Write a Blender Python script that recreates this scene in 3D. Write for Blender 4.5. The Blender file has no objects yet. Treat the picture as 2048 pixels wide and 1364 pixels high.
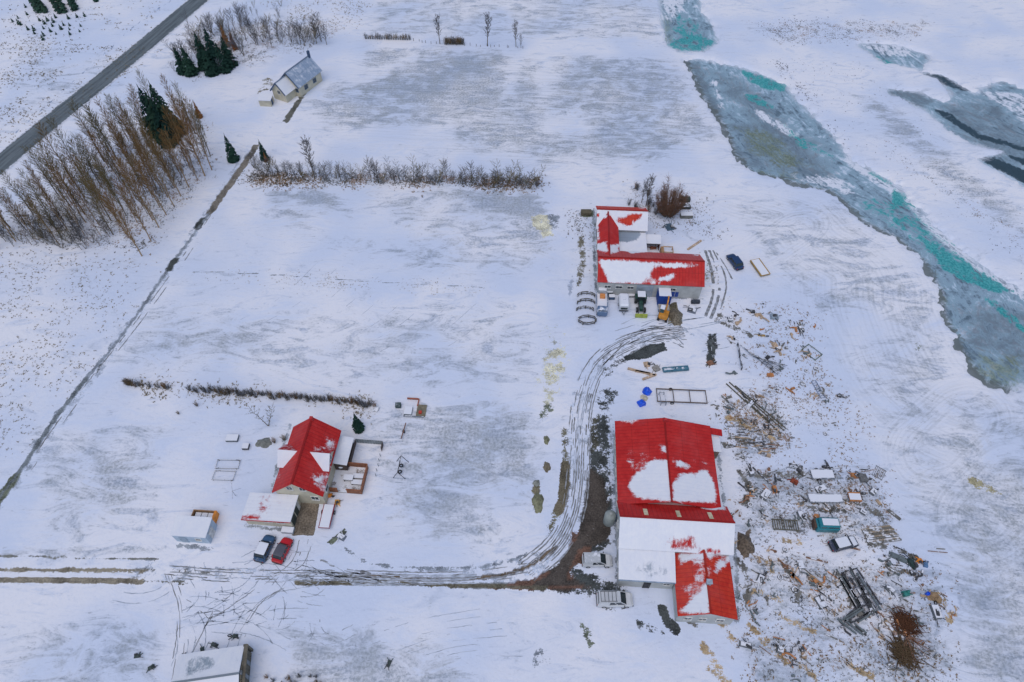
import bpy, math, random
import numpy as np
from mathutils import Vector, Matrix

random.seed(7)
SC = bpy.context.scene
COL = SC.collection
# ------------------------------------------------------------------ camera, sky, sun, exposure
cam_d = bpy.data.cameras.new('camera'); cam = bpy.data.objects.new('camera', cam_d); COL.objects.link(cam)
cam.location = (0, 0, 100); cam.rotation_euler = (math.radians(90 - 52), 0, 0)
cam_d.sensor_width = 36; cam_d.lens = 24; cam_d.clip_end = 12000
SC.camera = cam
W = bpy.data.worlds.new('World'); SC.world = W; W.use_nodes = True
wn = W.node_tree.nodes; sky = wn.new('ShaderNodeTexSky'); sky.sky_type = 'NISHITA'; sky.sun_disc = False
sky.sun_elevation = math.radians(68); sky.sun_rotation = math.radians(200)
sky.dust_density = 1.5; sky.air_density = 1.0; sky.ozone_density = 1.0; sky.altitude = 100
W.node_tree.links.new(sky.outputs[0], wn['Background'].inputs[0]); wn['Background'].inputs[1].default_value = 0.10
sun_d = bpy.data.lights.new('sun', 'SUN'); sun = bpy.data.objects.new('sun', sun_d); COL.objects.link(sun)
sun_d.energy = 0.8; sun_d.angle = math.radians(60); sun_d.color = (1.0, 0.93, 0.88)
sun.rotation_euler = (math.radians(22), 0, math.radians(-20)); sun.location = (0, 0, 200)
vs = SC.view_settings; vs.view_transform = 'Standard'; vs.look = 'None'; vs.exposure = 0.33; vs.gamma = 1

# ------------------------------------------------------------------ mapping a spot of the survey picture to the flat ground
TH = math.radians(52); CT, ST = math.cos(TH), math.sin(TH); FP = 1365.0
def P(px, py, z=0.0):
    u = (px - 1024) / FP; v = (682 - py) / FP
    t = (z - 100) / (-ST + v * CT)
    return Vector((t * u, t * (CT + v * ST), z))
def ray(px, py):
    u = (px - 1024) / FP; v = (682 - py) / FP
    return Vector((u, CT + v * ST, -ST + v * CT))
CAMP = Vector((0, 0, 100))

# ------------------------------------------------------------------ materials
class NT:
    def __init__(s, name):
        s.m = bpy.data.materials.new(name); s.m.use_nodes = True; s.t = s.m.node_tree
        s.b = s.t.nodes['Principled BSDF']
    def n(s, k): return s.t.nodes.new(k)
    def put(s, sock, v):
        if isinstance(v, bpy.types.NodeSocket): s.t.links.new(v, sock)
        elif hasattr(v, '__len__') and len(v) == 3 and sock.type == 'RGBA': sock.default_value = (*v, 1)
        else: sock.default_value = v
    def math(s, op, a, b=0.0, c=0.0, clamp=False):
        n = s.n('ShaderNodeMath'); n.operation = op; n.use_clamp = clamp
        s.put(n.inputs[0], a); s.put(n.inputs[1], b); s.put(n.inputs[2], c); return n.outputs[0]
    def lin(s, x, lo, hi, a=0.0, b=1.0):
        n = s.n('ShaderNodeMapRange'); n.interpolation_type = 'SMOOTHSTEP'
        s.put(n.inputs[0], x); n.inputs[1].default_value = lo; n.inputs[2].default_value = hi
        n.inputs[3].default_value = a; n.inputs[4].default_value = b; return n.outputs[0]
    def noise(s, vec, scale, detail=3.0, rough=0.55, dist=0.0):
        n = s.n('ShaderNodeTexNoise'); n.inputs['Scale'].default_value = scale; n.inputs['Detail'].default_value = detail
        n.inputs['Roughness'].default_value = rough; n.inputs['Distortion'].default_value = dist
        s.put(n.inputs['Vector'], vec); return n.outputs[0]
    def mix(s, f, a, b):
        n = s.n('ShaderNodeMix'); n.data_type = 'RGBA'
        s.put(n.inputs[0], f); s.put(n.inputs[6], a); s.put(n.inputs[7], b); return n.outputs[2]
    def attr(s, name, col=False):
        n = s.n('ShaderNodeAttribute'); n.attribute_name = name; return n.outputs['Color' if col else 'Fac']
    def pos(s): return s.n('ShaderNodeNewGeometry').outputs['Position']
    def obj(s): return s.n('ShaderNodeTexCoord').outputs['Object']
    def rnd(s): return s.n('ShaderNodeObjectInfo').outputs['Random']
    def sep(s, v): n = s.n('ShaderNodeSeparateXYZ'); s.put(n.inputs[0], v); return n.outputs
    def vec(s, x, y, z=0.0):
        n = s.n('ShaderNodeCombineXYZ'); s.put(n.inputs[0], x); s.put(n.inputs[1], y); s.put(n.inputs[2], z); return n.outputs[0]
    def mul(s, v, k):
        n = s.n('ShaderNodeVectorMath'); n.operation = 'MULTIPLY'; s.put(n.inputs[0], v); n.inputs[1].default_value = k; return n.outputs[0]
    def bump(s, h, dist=0.05, strength=0.6):
        n = s.n('ShaderNodeBump'); n.inputs['Distance'].default_value = dist; n.inputs['Strength'].default_value = strength
        s.put(n.inputs['Height'], h); s.t.links.new(n.outputs[0], s.b.inputs['Normal'])
    def out(s, col, rough=0.7, metal=0.0, spec=None):
        s.put(s.b.inputs['Base Color'], col); s.put(s.b.inputs['Roughness'], rough); s.b.inputs['Metallic'].default_value = metal
        if spec is not None: s.b.inputs['Specular IOR Level'].default_value = spec
        return s.m

SNOW = (0.80, 0.815, 0.865)
MATS = {}
def mat(name, col, rough=0.7, snow=0.0, var=0.25, scale=1.5, metal=0.0):
    """plain weathered material; snow = share of the upward faces that snow lies on"""
    key = (name, snow)
    if key in MATS: return MATS[key]
    s = NT(name)
    p = s.pos()
    n1 = s.noise(p, scale, 4.0, 0.6)
    dark = tuple(c * (1 - var) for c in col); light = tuple(min(1, c * (1 + var)) for c in col)
    c = s.mix(s.lin(n1, 0.3, 0.7), dark, light)
    if snow > 0:
        nz = s.sep(s.n('ShaderNodeNewGeometry').outputs['Normal'])[2]
        n2 = s.noise(p, 1.1, 5.0, 0.65)
        f = s.math('MULTIPLY', s.lin(nz, 0.35, 0.75), s.lin(s.math('ADD', n2, (snow - 0.5) * 0.9), 0.46, 0.58))
        c = s.mix(f, c, SNOW)
    s.bump(n1, 0.02, 0.4)
    MATS[key] = s.out(c, rough, metal)
    return MATS[key]

def twig_mat(name, c1, c2):
    if name in MATS: return MATS[name]
    s = NT(name); r = s.rnd()
    c = s.mix(r, c1, c2)
    n = s.noise(s.pos(), 0.6, 2.0)
    c = s.mix(s.lin(n, 0.35, 0.75, 0, 0.5), c, tuple(x * 0.45 for x in c1))
    MATS[name] = s.out(c, 0.9, 0, 0.1); return MATS[name]

# ------------------------------------------------------------------ mesh helpers
class MB:
    def __init__(s): s.v = []; s.f = []
    def add(s, vs, fs):
        k = len(s.v); s.v += [tuple(v) for v in vs]; s.f += [tuple(i + k for i in f) for f in fs]; return s
    def box(s, c, d, rz=0.0, taper=1.0):
        x, y, z = (q / 2 for q in d); cs, sn = math.cos(rz), math.sin(rz); o = []
        for k, sz in enumerate((-1, 1)):
            t = 1 if k == 0 else taper
            for sx, sy in ((-1, -1), (1, -1), (1, 1), (-1, 1)):
                X, Y = sx * x * t, sy * y * t
                o.append((c[0] + X * cs - Y * sn, c[1] + X * sn + Y * cs, c[2] + sz * z))
        return s.add(o, [(3, 2, 1, 0), (4, 5, 6, 7), (0, 1, 5, 4), (1, 2, 6, 5), (2, 3, 7, 6), (3, 0, 4, 7)])
    def tube(s, a, b, r0, r1=None, n=6, caps=True):
        a, b = Vector(a), Vector(b); r1 = r0 if r1 is None else r1
        d = (b - a).normalized(); u = d.orthogonal().normalized(); w = d.cross(u); o = []
        for p, r in ((a, r0), (b, r1)):
            for i in range(n):
                t = 2 * math.pi * i / n; o.append(p + u * (r * math.cos(t)) + w * (r * math.sin(t)))
        f = [(i, (i + 1) % n, n + (i + 1) % n, n + i) for i in range(n)]
        if caps: f += [tuple(range(n - 1, -1, -1)), tuple(range(n, 2 * n))]
        return s.add(o, f)
    def beam(s, a, b, w, h=None):
        a, b = Vector(a), Vector(b); h = h or w; d = (b - a).normalized()
        side = Vector((0, 0, 1)).cross(d)
        side = side.normalized() if side.length > 1e-4 else Vector((1, 0, 0))
        up = d.cross(side); o = []
        for p in (a, b):
            for i, j in ((-1, -1), (1, -1), (1, 1), (-1, 1)): o.append(p + side * (i * w / 2) + up * (j * h / 2))
        return s.add(o, [(3, 2, 1, 0), (4, 5, 6, 7), (0, 1, 5, 4), (1, 2, 6, 5), (2, 3, 7, 6), (3, 0, 4, 7)])
    def path(s, pts, r, n=6):
        for a, b in zip(pts, pts[1:]): s.tube(a, b, r, r, n)
        return s
    def ring(s, c, R, r, ax=(0, 0, 1), n=14, m=6):
        ax = Vector(ax).normalized(); u = ax.orthogonal().normalized(); w = ax.cross(u); c = Vector(c); o = []; f = []
        for i in range(n):
            t = 2 * math.pi * i / n; d = u * math.cos(t) + w * math.sin(t)
            for j in range(m):
                q = 2 * math.pi * j / m; o.append(c + d * (R + r * math.cos(q)) + ax * (r * math.sin(q)))
        for i in range(n):
            for j in range(m):
                f.append((i * m + j, ((i + 1) % n) * m + j, ((i + 1) % n) * m + (j + 1) % m, i * m + (j + 1) % m))
        return s.add(o, f)
    def loft(s, rings, caps=True):
        n = len(rings[0]); o = [p for r in rings for p in r]; f = []
        for k in range(len(rings) - 1):
            for i in range(n): f.append((k * n + i, k * n + (i + 1) % n, (k + 1) * n + (i + 1) % n, (k + 1) * n + i))
        if caps: f += [tuple(range(n - 1, -1, -1)), tuple((len(rings) - 1) * n + i for i in range(n))]
        return s.add(o, f)
    def prism(s, pts, z0, z1):
        n = len(pts); o = [(p[0], p[1], z0) for p in pts] + [(p[0], p[1], z1) for p in pts]
        return s.add(o, [tuple(range(n - 1, -1, -1)), tuple(range(n, 2 * n))] + [(i, (i + 1) % n, n + (i + 1) % n, n + i) for i in range(n)])
    def mesh(s, name):
        me = bpy.data.meshes.new(name); me.from_pydata(s.v, [], s.f); me.update(); return me
    def build(s, name, m, parent=None, smooth=False):
        me = s.mesh(name)
        if smooth: me.polygons.foreach_set('use_smooth', [True] * len(me.polygons))
        return link(name, me, m, parent)

def link(name, me, m, parent=None):
    o = bpy.data.objects.new(name, me); COL.objects.link(o)
    if m and not me.materials: me.materials.append(m)
    if parent: o.parent = parent
    return o
def tag(o, label, cat, group=None):
    o['label'] = label; o['category'] = cat
    if group: o['group'] = group
    return o
def thing(name, label, cat, loc=(0, 0, 0), rz=0.0, group=None):
    o = bpy.data.objects.new(name, None); COL.objects.link(o); o.empty_display_size = 0.3
    o.location = loc; o.rotation_euler = (0, 0, rz); return tag(o, label, cat, group)
def dup(root, loc, rz=0.0, sc=1.0, label=None, group=None, mats=None):
    r = root.copy(); COL.objects.link(r); r.location = loc; r.rotation_euler = (0, 0, rz)
    r.scale = (sc, sc, sc) if not hasattr(sc, '__len__') else sc
    if label: r['label'] = label
    if group: r['group'] = group
    def kids(o, p):
        for ch in o.children:
            c = ch.copy(); COL.objects.link(c); c.parent = p
            if mats and ch.name.split('.')[0] in mats:
                c.material_slots[0].link = 'OBJECT'; c.material_slots[0].material = mats[ch.name.split('.')[0]]
            kids(ch, c)
    kids(root, r); return r

# ------------------------------------------------------------------ numpy fields
RS = np.random.RandomState(3); TAB = RS.rand(256, 256)
def vnoise(x, y):
    xi = np.floor(x).astype(int); yi = np.floor(y).astype(int); fx = x - xi; fy = y - yi
    fx = fx * fx * (3 - 2 * fx); fy = fy * fy * (3 - 2 * fy)
    g = lambda i, j: TAB[(xi + i) % 256, (yi + j) % 256]
    return (g(0, 0) * (1 - fx) + g(1, 0) * fx) * (1 - fy) + (g(0, 1) * (1 - fx) + g(1, 1) * fx) * fy
def fbm(x, y, o=4):
    r = 0; a = 0.5
    for k in range(o): r = r + a * vnoise(x * 2 ** k + 17 * k, y * 2 ** k + 31 * k); a *= 0.5
    return r / (1 - 0.5 ** o)
def segd(X, Y, a, b):
    dx, dy = b[0] - a[0], b[1] - a[1]; L = dx * dx + dy * dy + 1e-9
    t = np.clip(((X - a[0]) * dx + (Y - a[1]) * dy) / L, 0, 1)
    return np.hypot(X - a[0] - t * dx, Y - a[1] - t * dy)
def sdpoly(X, Y, pts):
    """signed distance, positive inside"""
    d = np.full(X.shape, 1e9); ins = np.zeros(X.shape, bool)
    for a, b in zip(pts, pts[1:] + pts[:1]):
        d = np.minimum(d, segd(X, Y, a, b))
        if a[1] != b[1]:
            c = ((a[1] > Y) != (b[1] > Y)) & (X < (b[0] - a[0]) * (Y - a[1]) / (b[1] - a[1]) + a[0]); ins ^= c
    return np.where(ins, d, -d)
def sdline(X, Y, pts):
    d = np.full(X.shape, 1e9)
    for a, b in zip(pts, pts[1:]): d = np.minimum(d, segd(X, Y, a, b))
    return d
def gp(pts): return [tuple(P(*p)[:2]) for p in pts]
def smooth(pts, k=3):
    """Chaikin corner cutting of an open line"""
    for _ in range(k):
        o = [pts[0]]
        for a, b in zip(pts, pts[1:]):
            o += [tuple(a[i] * .75 + b[i] * .25 for i in range(2)), tuple(a[i] * .25 + b[i] * .75 for i in range(2))]
        pts = o + [pts[-1]]
    return pts
def sstep(x, a, b): t = np.clip((x - a) / (b - a), 0, 1); return t * t * (3 - 2 * t)
# ------------------------------------------------------------------ ground
def axis(*segs):
    o = []
    for a, b, st in segs: o += list(np.arange(a, b, st))
    return np.array(o + [segs[-1][1]])
XS = axis((-4000, -1000, 1000), (-1000, -300, 175), (-300, -200, 20), (-200, -95, 1.0), (-95, 95, 0.42), (95, 200, 1.0), (200, 300, 20), (300, 1000, 175), (1000, 4000, 1000))
YS = axis((-3000, -200, 700), (-200, 0, 25), (0, 16, 1.6), (16, 125, 0.42), (125, 250, 0.9), (250, 400, 15), (400, 1000, 150), (1000, 5000, 1000))
GX, GY = np.meshgrid(XS, YS); GX = GX.ravel(); GY = GY.ravel(); NX, NY = len(XS), len(YS)
warp = (fbm(GX * .35, GY * .35) - .5)

RIV1 = gp([(1365, 116), (1385, 160), (1402, 195), (1432, 235), (1450, 265), (1462, 305), (1500, 345), (1560, 358), (1610, 372), (1662, 385), (1685, 405), (1722, 442),
           (1790, 475), (1842, 520), (1876, 580), (1880, 620), (1900, 665), (1930, 722), (1965, 765), (2015, 782), (2048, 768), (2140, 790), (2300, 900), (2700, 1100), (2600, 780), (2300, 690), (2120, 610), (2048, 572),
           (1990, 545), (1930, 500), (1900, 470), (1850, 420), (1800, 368), (1740, 333), (1702, 318), (1690, 288), (1640, 235), (1600, 200), (1572, 163), (1520, 142), (1470, 128), (1400, 114)])
RIV0 = gp([(1300, -60), (1318, 0), (1322, 50), (1330, 88), (1358, 101), (1410, 101), (1440, 84), (1432, 50), (1405, 20), (1400, -60)])
RIV2 = gp([(1712, 84), (1790, 84), (1862, 108), (1852, 138), (1772, 126)])
RIV3 = gp([(1835, 138), (1890, 146), (1950, 182), (2000, 155), (2048, 172), (2200, 200), (2500, 330), (2400, 480), (2140, 410), (2048, 372), (2000, 342), (1950, 318), (2000, 300), (1930, 282), (1890, 255), (1850, 217), (1775, 186), (1770, 170), (1840, 181), (1888, 197), (1902, 185), (1882, 162)])
sdr = np.maximum.reduce([sdpoly(GX, GY, r) for r in (RIV0, RIV1, RIV2, RIV3)]) + warp * 2.6 + (fbm(GX * 1.1, GY * 1.1, 3) - .5) * 1.8
GZ = -1.3 * sstep(sdr, -0.7, 1.6)

thin = np.zeros(len(GX)); bare = np.zeros(len(GX)); lines = np.zeros(len(GX)); fleck = np.zeros(len(GX)); tint = np.tile(np.array([[.14, .14, .12]]), (len(GX), 1))
GRAVEL = (.062, .070, .068); MUD = (.16, .088, .062); OLIVE = (.19, .17, .11); YEL = (.70, .67, .50); RUST = (.42, .19, .07); GREY = (.24, .27, .31); GRASS = (.15, .17, .12); SOIL = (.12, .115, .085)
def local(pts, m):
    xs = [p[0] for p in pts]; ys = [p[1] for p in pts]
    return np.where((GX > min(xs) - m) & (GX < max(xs) + m) & (GY > min(ys) - m) & (GY < max(ys) + m))[0]
def put(dst, i, a): dst[i] = np.maximum(dst[i], a)
def area(dst, px, amt, fe):
    pts = gp(px); i = local(pts, fe + 3); put(dst, i, amt * sstep(sdpoly(GX[i], GY[i], pts) + warp[i] * fe * .8, -fe, fe))
def clearp(px, fe, k=1.0):
    pts = gp(px); i = local(pts, fe + 3); a = 1 - k * sstep(sdpoly(GX[i], GY[i], pts) + warp[i] * fe, -fe, fe); thin[i] *= a; lines[i] *= a
def _bare(i, a, col):
    w = a > bare[i] - .08; t = np.where(w & (a > .02))[0]
    tint[i[t]] = col; bare[i] = np.maximum(bare[i], a)
def dirt(px, amt, fe, col):
    pts = gp(px); i = local(pts, fe + 3); _bare(i, amt * sstep(sdpoly(GX[i], GY[i], pts) + warp[i] * fe * .7, -fe, fe), col)
def dirt_shade_line(px, hw, amt, fe, col):
    pts = smooth(gp(px)); i = local(pts, hw + fe + 2); _bare(i, amt * (1 - sstep(sdline(GX[i], GY[i], pts), hw - fe, hw + fe)), col)

# thin snow: grass and stubble showing through
thin[(np.abs(GX) < 220) & (GY < 260) & (GY > 0)] = .24
area(thin, [(735, -80), (1315, -80), (1325, 88), (735, 72)], .50, 5)
area(thin, [(740, 95), (1350, 112), (1440, 250), (1490, 335), (1100, 330), (640, 265), (600, 215)], .62, 7)
area(thin, [(740, 92), (1040, 100), (1100, 190), (900, 240), (700, 200)], .72, 6)
area(thin, [(470, 368), (1085, 380), (1120, 545), (860, 560), (560, 470)], .50, 5)
area(thin, [(860, 375), (1085, 380), (1095, 470), (1010, 440), (870, 400)], .80, 4)
area(thin, [(520, 372), (760, 376), (720, 425), (520, 415)], .66, 3)
area(thin, [(1000, 400), (1100, 400), (1110, 520), (1020, 500)], .72, 4)
area(thin, [(240, 600), (1080, 600), (1085, 770), (760, 790), (200, 740)], .48, 6)
area(thin, [(300, 640), (560, 650), (540, 720), (300, 710)], .60, 4)
area(thin, [(720, 820), (900, 785), (1090, 800), (1100, 1000), (1080, 1080), (900, 1110), (760, 1060)], .58, 5)
area(thin, [(840, 830), (1060, 830), (1080, 950), (850, 960)], .80, 4)
area(thin, [(780, 960), (950, 960), (1060, 1040), (900, 1070), (780, 1050)], .66, 4)
area(thin, [(60, 850), (350, 840), (330, 1060), (60, 1112)], .50, 5)
area(thin, [(170, 890), (290, 900), (270, 1030), (150, 1020)], .74, 4)
area(thin, [(0, 1092), (340, 1092), (310, 1112), (0, 1112)], .70, 1.5)
area(thin, [(560, 1240), (880, 1260), (960, 1364), (820, 1420), (560, 1420)], .66, 4)
area(thin, [(0, 1240), (330, 1230), (330, 1420), (0, 1420)], .52, 4)
area(thin, [(1420, 395), (1690, 395), (1880, 590), (1940, 760), (2090, 800), (2300, 1000), (2300, 1500), (1915, 1500), (1880, 1200), (1800, 980), (1660, 700), (1560, 560)], .47, 5)
area(thin, [(1860, 900), (2300, 900), (2300, 1500), (1935, 1500)], .64, 5)
area(thin, [(1700, 190), (1780, 200), (2048, 420), (2048, 480), (1830, 330)], .66, 5)
area(thin, [(0, 60), (330, 120), (200, 200), (0, 300)], .42, 8)
for q in ([(1095, 232), (1180, 232), (1170, 262), (1090, 256)], [(560, 120), (700, 90), (720, 150), (600, 170)], [(780, 250), (900, 250), (900, 290), (640, 280)], [(1380, 270), (1470, 300), (1440, 350), (1340, 330)],
          [(1060, 560), (1150, 540), (1150, 640), (1060, 640)], [(700, 1060), (800, 1080), (780, 1120), (690, 1100)], [(1640, 640), (1760, 630), (1780, 690), (1660, 700)],
          [(640, 440), (760, 440), (780, 470), (640, 470)], [(960, 1000), (1010, 990), (1100, 1060), (1060, 1080)], [(672, 374), (694, 374), (800, 470), (760, 476)], [(1030, 102), (1046, 104), (1022, 188), (1008, 188)], [(700, 160), (830, 108), (836, 114), (712, 168)], [(1080, 110), (1100, 110), (1100, 190), (1085, 190)]):
    clearp(q, 4, .85)
clearp([(1050, 86), (1350, 105), (1420, 106), (1420, 118), (1350, 117), (1050, 100)], 1.0, 1.0)
area(thin, [(1480, 1090), (1650, 1095), (1890, 1130), (1920, 1420), (1480, 1420)], .62, 4)
area(thin, [(1470, 930), (1780, 930), (1790, 1085), (1480, 1085)], .60, 3)
area(thin, [(1430, 790), (1560, 770), (1600, 900), (1470, 930)], .60, 3)
# mowing and tyre lines
area(lines, [(735, -80), (1315, -80), (1325, 88), (735, 72)], .6, 4)
area(lines, [(740, 95), (1350, 112), (1480, 320), (1090, 350), (640, 265)], .9, 5)
area(lines, [(1420, 395), (1690, 395), (1880, 590), (1940, 760), (2090, 800), (2300, 1000), (2300, 1500), (1925, 1500), (1880, 1200), (1800, 980), (1660, 700), (1560, 560)], .95, 4)
area(lines, [(840, 830), (1060, 830), (1080, 950), (850, 960)], .4, 4)
phase = GX * .061 + GY * .998
zone = sdpoly(GX, GY, gp([(1410, 370), (1700, 370), (2500, 850), (2500, 1600), (1880, 1600), (1560, 640), (1420, 520)])) > 0
pr = sdline(GX, GY, RIV1[:18]); ph2 = pr.copy()
for (cx, cy, a, b, r) in ((1905, 870, 1.0, 1.5, 12), (2000, 1000, 1.0, 1.4, 10), (1560, 480, .8, 1.5, 8)):
    c = P(cx, cy); X_ = (GX - c.x) * .8 + (GY - c.y) * .6; Y_ = -(GX - c.x) * .6 + (GY - c.y) * .8; q = np.hypot(np.maximum(np.abs(X_) - 5, 0) * a, Y_ * b); ph2 = np.where((q < r) & (q > 3.5), q, ph2)
phase = np.where(zone, ph2, phase)

# bare ground, plus shade strips painted along walls and road shoulder
dirt([(1192, 830), (1226, 850), (1230, 1000), (1225, 1090), (1165, 1130), (1232, 1160), (1262, 1180), (1255, 1225), (1222, 1232), (1190, 1200), (1140, 1192), (1100, 1185), (1000, 1180), (860, 1176), (1010, 1172), (1090, 1150), (1140, 1095), (1168, 1020), (1172, 900), (1180, 850)], .66, 1.1, GRAVEL)
dirt([(1178, 930), (1214, 960), (1222, 1080), (1165, 1105), (1140, 1150), (1185, 1175), (1120, 1182), (1040, 1176), (1110, 1130), (1158, 1060)], 1.0, 1.0, (.075, .062, .052))
dirt([(900, 1175), (1060, 1158), (1130, 1125), (1150, 1160), (1170, 1178), (1060, 1182)], .86, .6, MUD)
dirt([(1140, 1060), (1190, 1060), (1185, 1120), (1130, 1150)], .80, 1.0, MUD)
dirt([(1185, 760), (1240, 780), (1232, 835), (1225, 880), (1190, 880)], .56, 1.2, GRAVEL)
dirt([(1175, 830), (1200, 820), (1205, 900), (1180, 910)], .66, .8, (.085, .082, .06))
dirt([(1245, 712), (1290, 690), (1330, 684), (1335, 700), (1300, 716), (1250, 722)], .92, .7, GRAVEL)
dirt([(1195, 735), (1250, 705), (1255, 725), (1205, 770)], .56, .9, GRAVEL)
dirt([(1338, 608), (1352, 604), (1366, 640), (1366, 650), (1335, 650)], .96, .35, OLIVE)
dirt([(1415, 665), (1435, 665), (1432, 732), (1410, 735)], .74, .6, GRAVEL)
dirt([(600, 1000), (642, 1000), (626, 1072), (582, 1072)], 1.0, .15, (.20, .165, .125))
dirt([(652, 1085), (690, 1055), (698, 1062), (664, 1092)], .85, .3, GRASS)
dirt_shade_line([(512, 292), (478, 345), (440, 395), (420, 425)], 1.0, .78, .5, (.20, .18, .15))
dirt_shade_line([(420, 425), (390, 465), (345, 527), (330, 548), (250, 665), (175, 755)], .34, .92, .25, (.26, .29, .33))
dirt_shade_line([(350, 520), (338, 538)], .8, .85, .3, GRAVEL)
dirt_shade_line([(405, 440), (396, 455)], .9, .8, .3, GRAVEL)
dirt_shade_line([(212, 712), (195, 745)], .3, .64, .25, GRAVEL)
dirt_shade_line([(175, 755), (100, 850), (40, 945), (-40, 1040)], .42, .98, .25, (.18, .205, .22))
dirt_shade_line([(30, 955), (-10, 1010), (-40, 1060)], .9, .85, .3, GRASS)
dirt_shade_line([(430, 400), (300, 600), (60, 900)], 1.1, .50, .5, GREY)
dirt_shade_line([(-60, 1113), (60, 1113), (315, 1119)], .30, .68, .25, (.18, .18, .16))
dirt_shade_line([(-60, 1140), (110, 1140), (290, 1141)], .42, .86, .3, (.25, .22, .165))
dirt_shade_line([(-60, 1160), (110, 1160), (285, 1163)], .48, .88, .3, (.25, .22, .165))
dirt_shade_line([(590, 1153), (640, 1155), (700, 1152)], .3, .70, .2, SOIL)
dirt_shade_line([(590, 1167), (800, 1167), (1000, 1172), (1090, 1176)], .42, .86, .22, (.15, .135, .095))
dirt_shade_line([(715, 1150), (850, 1159), (960, 1158), (1050, 1140), (1110, 1095)], .36, .84, .2, (.16, .12, .08))
dirt_shade_line([(690, 1095), (720, 1120), (770, 1134), (900, 1138), (1000, 1130), (1060, 1105)], .45, .62, .35, GREY)
LANE = (.46, .51, .60)
for q in ([(1226, 845), (1230, 930), (1233, 1030), (1235, 1160)], [(1192, 585), (1300, 592), (1404, 598)], [(1188, 420), (1188, 500), (1192, 580)], [(545, 985), (552, 940), (580, 850)], [(655, 995), (668, 930)], [(1240, 1166), (1352, 1168)], [(1474, 1240), (1474, 1110), (1446, 1000), (1436, 900)], [(490, 1052), (582, 1060)], [(358, 1092), (425, 1098)]): dirt_shade_line(q, .55, .62, .4, (.30, .33, .37))  # grey ground strip at barn west wall; contact shade painted along the other walls
for q in ([(345, 0), (300, 28), (245, 72)], [(240, 80), (200, 115), (165, 148)], [(150, 160), (90, 215), (20, 275)], [(110, 225), (40, 300), (0, 335)]): dirt_shade_line(q, .5, .60, .4, (.27, .34, .48))  # blue shadow line of the roadside ditch, painted into the flat ground colour
dirt_shade_line([(950, 1150), (1050, 1140), (1110, 1095), (1140, 1040), (1152, 980), (1156, 900), (1158, 830), (1168, 780), (1185, 738), (1215, 705), (1260, 682), (1310, 668), (1370, 662)], 2.3, .48, .6, LANE)
dirt_shade_line([(280, 1140), (450, 1148), (600, 1150), (800, 1158), (960, 1152), (1060, 1135)], 1.3, .50, .5, LANE)
dirt_shade_line([(290, 1141), (350, 1142), (420, 1146)], .35, .56, .25, SOIL)
dirt_shade_line([(285, 1163), (330, 1165), (400, 1166)], .35, .56, .25, SOIL)
dirt_shade_line([(500, 300), (430, 400), (330, 555), (190, 750), (40, 955), (-20, 1040)], 1.3, .52, .6, LANE)
dirt_shade_line([(388, 543), (500, 547), (600, 553), (780, 566), (980, 575)], .22, .64, .15, GREY)
OCH = (.42, .31, .18)
for q in ([(1500, 1250), (1520, 1275), (1545, 1300), (1570, 1325)], [(1510, 1270), (1550, 1290)], [(1405, 1290), (1430, 1320), (1445, 1360)], [(1490, 1180), (1530, 1185), (1560, 1200)], [(1520, 1120), (1540, 1130), (1545, 1145)], [(1600, 1330), (1640, 1364)], [(1440, 1240), (1470, 1290)], [(1570, 1080), (1600, 1085)], [(1480, 850), (1520, 860), (1550, 880)], [(1455, 835), (1480, 842)], [(1560, 1230), (1600, 1250), (1625, 1262)], [(1420, 1340), (1460, 1364)], [(1700, 1330), (1740, 1350)], [(1880, 1190), (1900, 1240)], [(1620, 1190), (1650, 1215)]): dirt_shade_line(q, .8, .60, .6, OCH)
for q in ([(1480, 1120), (1500, 1160), (1490, 1220)], [(1560, 1130), (1600, 1160), (1590, 1200)], [(1480, 945), (1500, 970), (1490, 1010)], [(1500, 950), (1560, 948), (1620, 950)], [(1600, 1010), (1640, 1020), (1700, 1018)], [(1430, 640), (1470, 655), (1500, 670)], [(1440, 630), (1450, 650)], [(1740, 1090), (1800, 1100), (1830, 1115)], [(1770, 1130), (1830, 1150)], [(1440, 890), (1500, 885), (1520, 900)], [(1380, 1240), (1400, 1255)], [(1700, 1000), (1750, 1020), (1770, 1050)]): dirt_shade_line(q, .9, .58, .7, (.15, .145, .13))
dirt_shade_line([(1128, 860), (1133, 950), (1118, 1020), (1100, 1060)], .8, .62, .7, (.15, .14, .09))
dirt_shade_line([(1131, 930), (1128, 990), (1118, 1020)], .9, .85, .4, (.14, .12, .08))
dirt([(1060, 960), (1082, 960), (1090, 1028), (1062, 1030)], .66, .7, OLIVE)
dirt([(1085, 925), (1100, 925), (1100, 945), (1082, 945)], .66, .5, OLIVE)
dirt([(1088, 870), (1100, 870), (1098, 890), (1086, 890)], .64, .5, OLIVE)
dirt([(1075, 815), (1110, 790), (1115, 815), (1090, 850), (1072, 850)], .58, .8, GRASS)
dirt([(1080, 715), (1135, 660), (1138, 760), (1100, 790), (1085, 770)], .60, 1.6, YEL)
dirt([(1060, 760), (1130, 640), (1142, 700), (1138, 780), (1110, 830), (1080, 820)], .50, 2.0, (.60, .58, .44))
dirt([(1075, 640), (1125, 640), (1128, 720), (1080, 760)], .46, 2.0, (.48, .50, .46))
dirt([(1050, 430), (1100, 425), (1110, 470), (1085, 478), (1060, 450)], .70, 1.2, YEL)
dirt([(1088, 420), (1122, 425), (1125, 455), (1105, 465), (1092, 445)], .60, 1.2, GREY)
dirt([(1130, 560), (1148, 540), (1150, 580), (1138, 610)], .60, .8, (.40, .45, .55))
dirt([(1152, 470), (1172, 465), (1176, 520), (1165, 575), (1148, 575), (1155, 510)], .62, .8, (.16, .15, .11))
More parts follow.
